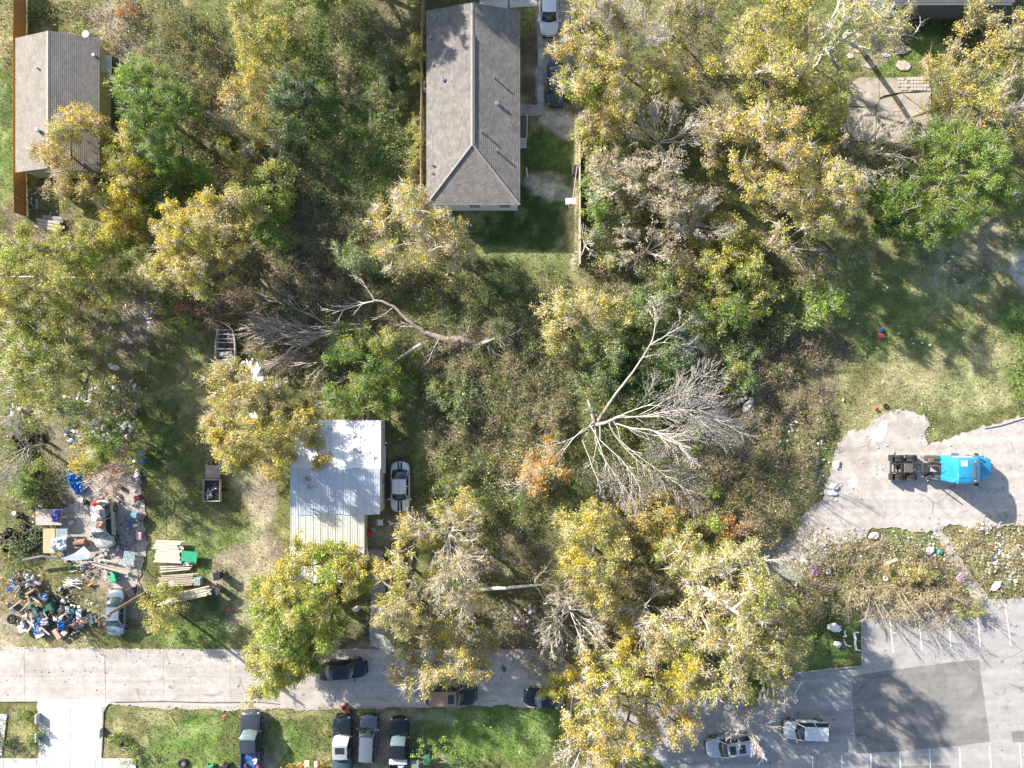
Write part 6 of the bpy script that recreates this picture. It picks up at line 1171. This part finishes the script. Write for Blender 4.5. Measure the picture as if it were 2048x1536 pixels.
# pvc pipes
p=P(146,1165); PV=empty('pipe_pile',(p.x,p.y,0),0,'loose pile of white plastic pipes above the heap','pipe pile')
for k in range(16): a_=rr.uniform(-.9,.9); c_=(rr.uniform(-.4,.4),rr.uniform(-.3,.3)); l=rr.uniform(.4,.95); MB().tube([(c_[0]-l*math.cos(a_),c_[1]-l*math.sin(a_),.06+k*.012),(c_[0]+l*math.cos(a_),c_[1]+l*math.sin(a_),.10+k*.012)],.025,5).build('pipe',WHITE,PV)
# orange cone
p=P(180,1171); CN=empty('traffic_cone',(p.x,p.y,.15),0,'orange traffic cone tipped over near the white pipes','traffic cone'); CN.rotation_euler=(1.45,0,2.2); OR=M_('cone orange',(.75,.22,.05),.5); MB().bbox((0,0,0),(.36,.36,.03),.01).build('base',OR,CN); MB().cyl((0,0,.33),.14,.64,14,r2=.03).build('body',OR,CN,smooth=True)
# boards and metal sheet by the pallet
for (a,b,c_,d_,w_,lb) in ((190,1124,262,1144,.3,'dark ramp board running under the blue slatted pallet'),(180,1119,248,1136,.14,'pale plank crossing the yard above the green bin'),(160,1130,195,1112,.12,'grey plank left of the yard boards'),(25,1216,50,1197,.14,'reddish plank at the left of the heap')):
    A=P(a,b);B_=P(c_,d_); thing(MB().box(((A.x+B_.x)/2,(A.y+B_.y)/2,.45),((B_-A).length,w_,.04),math.atan2(B_.y-A.y,B_.x-A.x)),'plank',WOODG,lb,'plank')
for i,(a,b) in enumerate(((290,905),(291,922))):
    p=P(a,b); B_=thing(MB().cyl((p.x,p.y,.45),.29,.9,16),'barrel',M_('blue barrel',(.06,.17,.42),.4),('upper','lower')[i]+' blue barrel beside the junk yard fence','barrel')
p=P(34,1025); bk=thing(MB().cyl((p.x,p.y,.22),.16,.4,14,r2=.2),'bucket',WHITE,'white bucket standing on the tyre row','bucket')
p=P(169,797,.1); thing(MB().bbox((p.x,p.y,.1),(1.4,.7,.04),.01,rz=-.1),'plywood_sheet',M_('grey ply',(.42,.38,.34),.9,var=.2),'grey plywood sheet lying behind the junk yard','plywood sheet')
p=P(190,780,.1); thing(MB().bbox((p.x,p.y,.15),(1.6,1.1,.04),.01,rz=.4),'plywood_sheet',M_('speckled board',(.5,.46,.42),.9,var=.5,vs=6),'speckled pale board just above the grey plywood sheet','plywood sheet')
for i,(a,b,rz) in enumerate(((212,1108,.3),(222,1128,1.4),(245,1105,.8),(150,1135,.2),(185,1150,1.0),(270,1135,2.0))):
    p=P(a,b); R=empty('metal_frame',(p.x,p.y,.1),rz,'bent metal frame scrap near the end of the junk yard','metal frame','bent metal frames in the yard')
    MB().tube([(-.45,-.3,0),(.4,-.3,.1),(.45,.3,.3),(-.4,.3,.2),(-.45,-.3,0)],.02,5).build('frame_tube',rr.choice([CHROME,FR,WHITE]),R); MB().tube([(0,-.3,.05),(0,.3,.25)],.015,5).build('crossbar',FR,R)
# chair and basins beside the metal roofed house
p=P(761,1045,.4); CH=empty('garden_chair',(p.x,p.y,0),.05,'white plastic garden chair beside the metal roofed house','chair')
MB().bbox((0,-.03,.42),(.5,.48,.04),.02).build('seat',WHITE,CH)
for k in range(5): MB().box((-.19+k*.095,.27+.0,.68),(.06,.03,.44),rx=-.2).build('back_slat',WHITE,CH)
MB().tube([(-.25,.22,.42),(-.26,.34,.85),(0,.40,.93),(.26,.34,.85),(.25,.22,.42)],.025,5).build('back_frame',WHITE,CH)
for s_ in (-1,1):
    MB().tube([(s_*.27,.28,.66),(s_*.30,-.22,.66),(s_*.27,-.26,.42)],.025,5).build('armrest',WHITE,CH)
    for y in (-.25,.25): MB().tube([(s_*.22,y*.95,.42),(s_*.29,y*1.25,0)],.022,5).build('leg',WHITE,CH)
p=P(737,1067,.2); RB=empty('cooler',(p.x,p.y,0),-.4,'red box with open lid beside the white chair','box'); MB().bbox((0,0,.2),(.5,.38,.36),.03).build('body',M_('red plastic',(.55,.03,.03),.4),RB); MB().bbox((.05,.3,.3),(.5,.28,.05),.01,rx=.5).build('lid',M_('red plastic',(.55,.03,.03),.4),RB)
p=P(746,1060,.2); BS=empty('basin',(p.x,p.y,0),.3,'pale blue basin next to the red box','basin'); MB().loft([[(-.16,-.13,0),(.16,-.13,0),(.16,.13,0),(-.16,.13,0)],[(-.22,-.18,.2),(.22,-.18,.2),(.22,.18,.2),(-.22,.18,.2)]],caps=True).build('body',M_('pale blue plastic',(.35,.6,.66),.4),BS); MB().box((0,0,.205),(.34,.27,.01)).build('water',M_('basin water',(.2,.4,.45),.1),BS)
# air conditioner
p=P(853,171,.8); AU=empty('air_conditioner',(p.x+.05,p.y,0),0,'pale air conditioning unit between the fence and the long house','air conditioner'); MB().bbox((0,0,.4),(.8,.8,.8),.04).build('casing',M_('pale casing',(.6,.6,.6),.5),AU); MB().cyl((0,0,.81),.32,.03,18).build('fan_grille',BLACK,AU); MB().torus((0,0,.83),.32,.02,18,5).build('fan_rim',CHROME,AU)
# basketball hoop fallen along the fence
p=P(1152,343); BH=empty('basketball_hoop',(p.x,p.y,0),0,'portable basketball hoop tipped along the east fence','basketball hoop'); MB().bbox((0,.0,.25),(.85,1.0,.5),.08).build('base',BLACK,BH)
e=P(1145,402,.6)-P(1152,343); MB().tube([(.05,.3,.6),(e.x,e.y,.7)],.05,8).build('pole',mat('grey pole',(.25,.25,.26),.5),BH); MB().bbox((e.x-.2,e.y-.05,.7),(1.0,.62,.05),.02,rz=.05).build('backboard',mat('frosted backboard',(.62,.66,.68),.3),BH); MB().torus((e.x-.2,e.y-.5,.75),.22,.015,16,5).build('rim',mat('rim',(.5,.3,.25),.5),BH)
# utility pole and wire
a=P(298,1182); PL=empty('utility_pole',(a.x,a.y,0),0,'tall brown utility pole beside the blue grey sedan','utility pole'); MB().tube([(0,0,0),(0,0,9)],[.17,.11],10).build('pole',mat('pole wood',(.24,.18,.12),.9,var=.25,vs=5),PL,smooth=True)
MB().bbox((0,0,8.5),(.10,1.2,.10),.02).build('crossarm',mat('pole wood',(.24,.18,.12),.9,var=.25,vs=5),PL); MB().cyl((.25,0,7.7),.2,.6,12).build('transformer',mat('grey steel',(.3,.3,.3),.5,.3),PL)
w0=Vector((a.x,a.y,8.55)); w1=P(212,1400,7.6); w2=P(188,1545,7); thing(MB().tube([w0,w0.lerp(w1,.5)-Vector((0,0,.35)),w1,w2],.012,4),'service_wire',BLACK,'thin service wire crossing the street to the driveway','wire')
# mailbox, post, grill etc at the bottom
p=P(449,1432,1.1); MBX=empty('mailbox',(p.x,p.y,0),.6,'red mailbox on a thin post on the bottom left lawn','mailbox'); MB().tube([(0,0,0),(0,0,1.0)],.035,6).build('post',GRYW,MBX); MB().bbox((0,0,1.12),(.5,.2,.22),.06).build('box',M_('red box',(.5,.05,.06),.4),MBX,smooth=True); MB().box((.0,.12,1.2),(.05,.02,.15)).build('flag',WHITE,MBX)
p=P(243,1489,.4); thing(MB().bbox((p.x,p.y,.3),(.22,.42,.55),.03,rz=-.1),'planter',M_('black planter',(.03,.035,.04),.5),'narrow black planter near the driveway edge','planter')
for (a_,b_,lb) in ((80,1433,'white curved marker wall at the left side of the driveway'),(206,1462,'white curved marker wall at the right side of the driveway'),(80,1470,'second white marker wall lower on the left of the driveway')): 
    p=P(a_,b_); thing(MB().bbox((p.x,p.y,.32),(.18,.9,.62),.05),'marker_wall',CONW,lb,'marker wall')
thing(MB().tube([P(337,1428,.05),P(343,1437,.06),P(346,1442,.05),P(351,1448,.05)],.04,6),'hose',M_('yellow hose',(.65,.55,.12),.5),'short yellow hose lying on the verge lawn','hose')
# small toys in the yard at the bottom
p=P(626,1528); TY=empty('swing_toy',(p.x,p.y,0),0,'red framed toy swing at the bottom edge','toy'); RDM=M_('toy red',(.6,.03,.03),.4)
for x in (-.8,.7): MB().tube([(x-.15,0,0),(x,0,1.1),(x+.1,.5,1.1)],.05,6).build('frame_post',RDM,TY)
MB().bbox((-.35,.45,.8),(.5,.7,.12),.04).build('seat',M_('toy tan',(.55,.45,.33),.6),TY); MB().bbox((.55,.45,.85),(.35,.6,.12),.05).build('seat',M_('toy pink',(.7,.45,.6),.5),TY)
brush('flower bed at the bottom edge by the toys',[(610,1530,50,10),(655,1525,14,10)],'vivid',60,.4,52,name='flower_bed')
# mower in front of the dark green pickup
p=P(691,1420,.4); MW_=empty('lawn_mower',(p.x,p.y,0),2.1,'orange red push mower in front of the dark green pickup','lawn mower'); MB().bbox((0,0,.25),(1.0,.55,.22),.06).build('deck',M_('mower orange',(.62,.15,.07),.4),MW_,smooth=True); MB().cyl((.25,0,.45),.18,.22,12).build('engine',BLACK,MW_); MB().tube([(-.45,-.2,.3),(-1.0,-.2,.8),(-1.0,.2,.8),(-.45,.2,.3)],.02,5).build('handle',BLACK,MW_)
for sx in (-.35,.4):
    for sy in (-1,1): MB().cyl((sx,sy*.3,.14),.14,.07,12,axis='Y').build('wheel',RUBBER,MW_)
# pickup loads
def load(px,py,z,sx,sy,sz,c_,lb,nm='bundle',seed=0,cat='bundle'): 
    p=P(px,py,z); return thing(MB().blob((p.x,p.y,z),(sx,sy,sz),seed,.3,2),nm,M_('load%d'%seed,c_,.6,var=.25,vs=4),lb,cat)
p=P(499,1520,.9); thing(MB().cloth([P(480,1500,.85),P(519,1500,.85),P(519,1560,.85),P(480,1560,.85)],.0,.10,8,40),'tarp',M_('navy liner',(.04,.09,.22),.5,var=.2),'navy liner spread in the dark grey pickup bed','tarp')
load(511,1522,1.1,.5,.6,.4,(.6,.55,.56),'white and red bundle in the dark grey pickup bed',seed=501); load(492,1530,1.05,.4,.4,.4,(.03,.03,.04),'black bundle in the dark grey pickup bed',seed=502); load(516,1535,1.1,.35,.35,.3,(.55,.05,.06),'red bundle in the dark grey pickup bed',seed=503)
p=P(683,1525,1.25); thing(MB().bbox((p.x,p.y,1.2),(1.75,2.3,.5),.08),'truck_canopy',M_('dark teal canopy',(.045,.075,.08),.35),'dark teal canopy box on the dark green pickup bed','truck canopy',smooth=True)
load(786,1522,1.0,.25,.8,.2,(.65,.65,.65),'white bottle shaped container in the black pickup bed','container',504,'container'); p=P(802,1530,1.0); thing(MB().bbox((p.x,p.y,.95),(.6,.5,.25),.03,rz=.4),'crate',M_('clear crate',(.5,.52,.53),.4),'pale crate in the black pickup bed','crate')
# bottom sapling
bare('thin young sapling with sparse leaf tips on the bottom lawn',(868,1525),[(868,1525,.3,843,1490,1.8,.03),(868,1525,.3,873,1485,2,.03),(868,1525,.3,925,1502,2,.03),(868,1525,.3,890,1500,1.9,.03),(868,1525,.3,832,1510,1.6,.025),(868,1525,.3,910,1520,1.7,.025)],260,m=mat('sapling bark',(.30,.27,.17),.9),nb=1,lv=1,cat='sapling',name='sapling')
for i,(a_,b_) in enumerate(((840,1481),(845,1490),(872,1497),(884,1480),(892,1495),(902,1503),(911,1510),(925,1502),(912,1491),(825,1512),(836,1510),(870,1510),(842,1500),(890,1478))):
    rs=np.random.RandomState(i); c_=np.array(P(a_,b_,1.9)); V_,F_=quads(c_+rs.normal(size=(40,3))*.13,.14,rs,.4); tag(npmesh('leaf_tuft',V_,F_,palpick('bright',rs,40)*1.15,LEAF),'pale green leaf tuft at the tips of the young sapling','leaf tuft','leaf tufts of the bottom sapling')
# white play debris on the corner lawn
p=P(1668,1255,.4); PLD=thing(MB().blob((p.x,p.y,.4),(1.3,.8,.6),9,.18,3,-.25),'propane_tank',M_('white tank',(.70,.71,.72),.4,var=.12,vs=3),'large white tank shaped bag on the corner lawn','tank bag',smooth=True)
p=P(1674,1288,.2); thing(MB().blob((p.x,p.y,.25),(.85,.6,.4),10,.2,2,-.2),'white_bag',M_('white bag',(.6,.62,.64),.5),'smaller white bag below the large white tank bag','bag',smooth=True)
p=P(1700,1280); DF=empty('debris_frame',(p.x,p.y,0),0,'white bent frame pieces beside the white bags','frame')
for k,pts in enumerate(([(-.55,1.0,.1),(-.7,.8,.3),(-.5,.5,.3),(-.75,.4,.1)],[(-.7,.1,.1),(-.5,-.4,.2),(0,-.6,.1)],[(.35,.8,.1),(.45,.2,.15),(.4,-.3,.15),(.6,-.95,.1)],[(.3,.85,.2),(.8,.8,.1)],[(.5,-.9,.1),(1.0,-1.0,.1)])): MB().tube(pts,.07 if k!=2 else .12,6).build('frame_piece',WHITE,DF)
MB().tube([(-2.2,.4,.1),(-1.2,.1,.15),(.2,-.1,.1)],.06,6).build('rusty_bar',RUST,DF)
# scattered singles
for (a_,b_,s_,c_,lb,nm) in ((1627,1139,(.85,1.2,.35),(.26,.10,.36),'crumpled purple cloth in the grass above the parking lot','cloth'),(1920,1152,(1.0,.9,.25),(.42,.26,.46),'faded mauve cloth beside the dirt path','cloth'),(1761,672,(.45,.7,.2),(.62,.08,.10),'red cloth in the middle of the field','cloth'),(1761,660,(.5,.45,.2),(.03,.06,.2),'navy cloth above the red cloth in the field','cloth'),(1751,818,(.4,.3,.2),(.35,.04,.05),'dark red scrap at the field edge above the truck lot','scrap'),(1877,1103,(.45,.5,.2),(.04,.35,.36),'teal scrap in the weeds left of the dirt path','scrap'),(1607,1123,(.8,.7,.2),(.7,.7,.7),'white crumpled paper left of the purple cloth','paper'),(1665,972,(.7,.8,.3),(.7,.7,.69),'larger white bag on the left edge of the lot','bag'),(1672,928,(.6,.9,.2),(.6,.58,.55),'pale torn sheet at the lot edge','sheet'),(1663,985,(.9,.5,.2),(.68,.66,.66),'white crumpled sheet below the larger bag','sheet'),(1745,1070,(.9,.8,.2),(.62,.52,.48),'pinkish white torn sheet below the truck lot','sheet'),(1858,1100,(1.0,.7,.2),(.62,.60,.58),'pale paper heap in the verge weeds','paper'),(1000,1268,(.5,.5,.3),(.7,.7,.71),'white bag at the edge of the street trash','bag'),(1007,1336,(.35,.7,.25),(.06,.10,.16),'dark blue jacket lying on the shaded street','jacket'),(656,622,(.5,.5,.2),(.5,.55,.56),'pale scrap near the dead branch fan','scrap'),(713,1217,(.6,.6,.3),(.6,.6,.66),'pale bag by the green tree and the driveway','bag'),(460,1216,(.3,.3,.3),(.6,.08,.05),'red ball under the green and yellow tree','ball'),(408,1283,(.35,.3,.2),(.4,.12,.06),'rusty hydrant shaped scrap at the road verge','scrap'),(1990,1170,(1.2,.7,.25),(.7,.68,.68),'white paper heap at the right edge','paper'),(452,172,(.5,.4,.2),(.6,.62,.66),'white scrap beside the orange tinted tree','scrap')):
    p=P(a_,b_); thing(MB().blob((p.x,p.y,s_[2]*.5+.05),s_,hash(lb)%97 if False else len(lb),.35,2,len(lb)*.3),nm,M_('single%d'%len(lb),c_,.75,var=.25,vs=4),lb,nm)
p=P(1780,1124,.2); thing(MB().cyl((0,0,0),.17,1.4,12,axis='X'),'pipe',M_('white tube',(.6,.6,.6),.6,var=.15),'fat white tube lying in the verge weeds','pipe').location=(p.x,p.y,.2)
bpy.data.objects[[o.name for o in C.objects if o.get('label')=='fat white tube lying in the verge weeds'][0]].rotation_euler=(0,0,.42)
for k,(a_,b_,sx,sy) in enumerate(((1480,800,.7,.6),(1492,812,1.5,.8),(1500,800,.6,.5),(1472,806,.5,.5),(1488,796,.6,.4))):
    p=P(a_,b_); thing(MB().blob((p.x,p.y,.3),(sx,sy,.6),k+700,.22,2,k),'rock',M_('pale rock',(.48,.45,.40),.9,var=.25,vs=4,bump=.4),['pale rock at the upper left of the weedy rock pile','largest pale rock at the bottom of the weedy rock pile','pale rock at the right of the weedy rock pile','smallest pale rock at the left of the weedy rock pile','pale rock at the top of the weedy rock pile'][k],'rock','pale rocks on the slope')
for k,(a_,b_) in enumerate(((1770,812),(1655,1142),(1769,1156))):
    p=P(a_,b_); o=link('tyre',tme); o.location=(p.x,p.y,.1); o.scale=(.7,.7,.7); tag(o,['small tyre at the field edge above the truck lot','small pale ring right of the purple cloth','small ring in the weeds under the white tube'][k],'ring')
    if k: o.data=tme.copy(); o.data.materials[0]=WHITE

CL=[('grey',(.38,.38,.38)),('white',(.62,.62,.62)),('tan',(.42,.33,.24)),('black',(.04,.04,.045)),('blue',(.08,.18,.38)),('pink',(.48,.28,.30)),('brown',(.24,.16,.11))]
rq=random.Random(31)
for i in range(30):
    nm,c_=rq.choice(CL); cx,cy,rx_,ry_=rq.choice([(60,1210,40,45),(110,1228,55,35),(150,1238,35,28),(50,1160,25,20),(275,1030,9,50),(165,1240,25,25)]); t=rq.uniform(0,6.3); q=math.sqrt(rq.random()); p=P(cx+rx_*q*math.cos(t),cy+ry_*q*math.sin(t)); w_=rq.uniform(.4,1.0); l_=rq.uniform(.3,.8); a_=rq.uniform(0,3.1); u=Vector((math.cos(a_),math.sin(a_),0))*w_/2; v=Vector((-math.sin(a_),math.cos(a_),0))*l_/2
    yd=cx>200; thing(MB().cloth([p-u-v,p+u-v,p+u+v,p-u+v],rq.uniform(.15,.5),.28,6,200+i),'cloth_sheet',M_(nm+' rag',c_,.8,var=.3,vs=4),('crumpled %s cloth in the junk along the yard fence' if yd else 'crumpled %s cloth in the roadside garbage heap')%nm,'cloth',nm+(' cloths by the yard fence' if yd else ' cloths in the heap'))
for i in range(16):
    cx,cy,rx_,ry_=rq.choice([(60,1210,40,45),(115,1230,60,35),(210,1130,50,18)]); p=P(cx+rx_*rq.uniform(-.9,.9),cy+ry_*rq.uniform(-.9,.9)); a_=rq.uniform(0,3.1); yd=cx>200
    thing(MB().box((p.x,p.y,rq.uniform(.3,.65)),(rq.uniform(.7,1.7),rq.uniform(.08,.2),.04),a_,ry=rq.uniform(-.15,.15)),'scrap_board',rq.choice([WOODG,WOODP]),'loose scrap board in the %s'%('clutter by the yard pallet' if yd else 'roadside garbage heap'),'board','scrap boards %s'%('by the pallet' if yd else 'in the heap'))
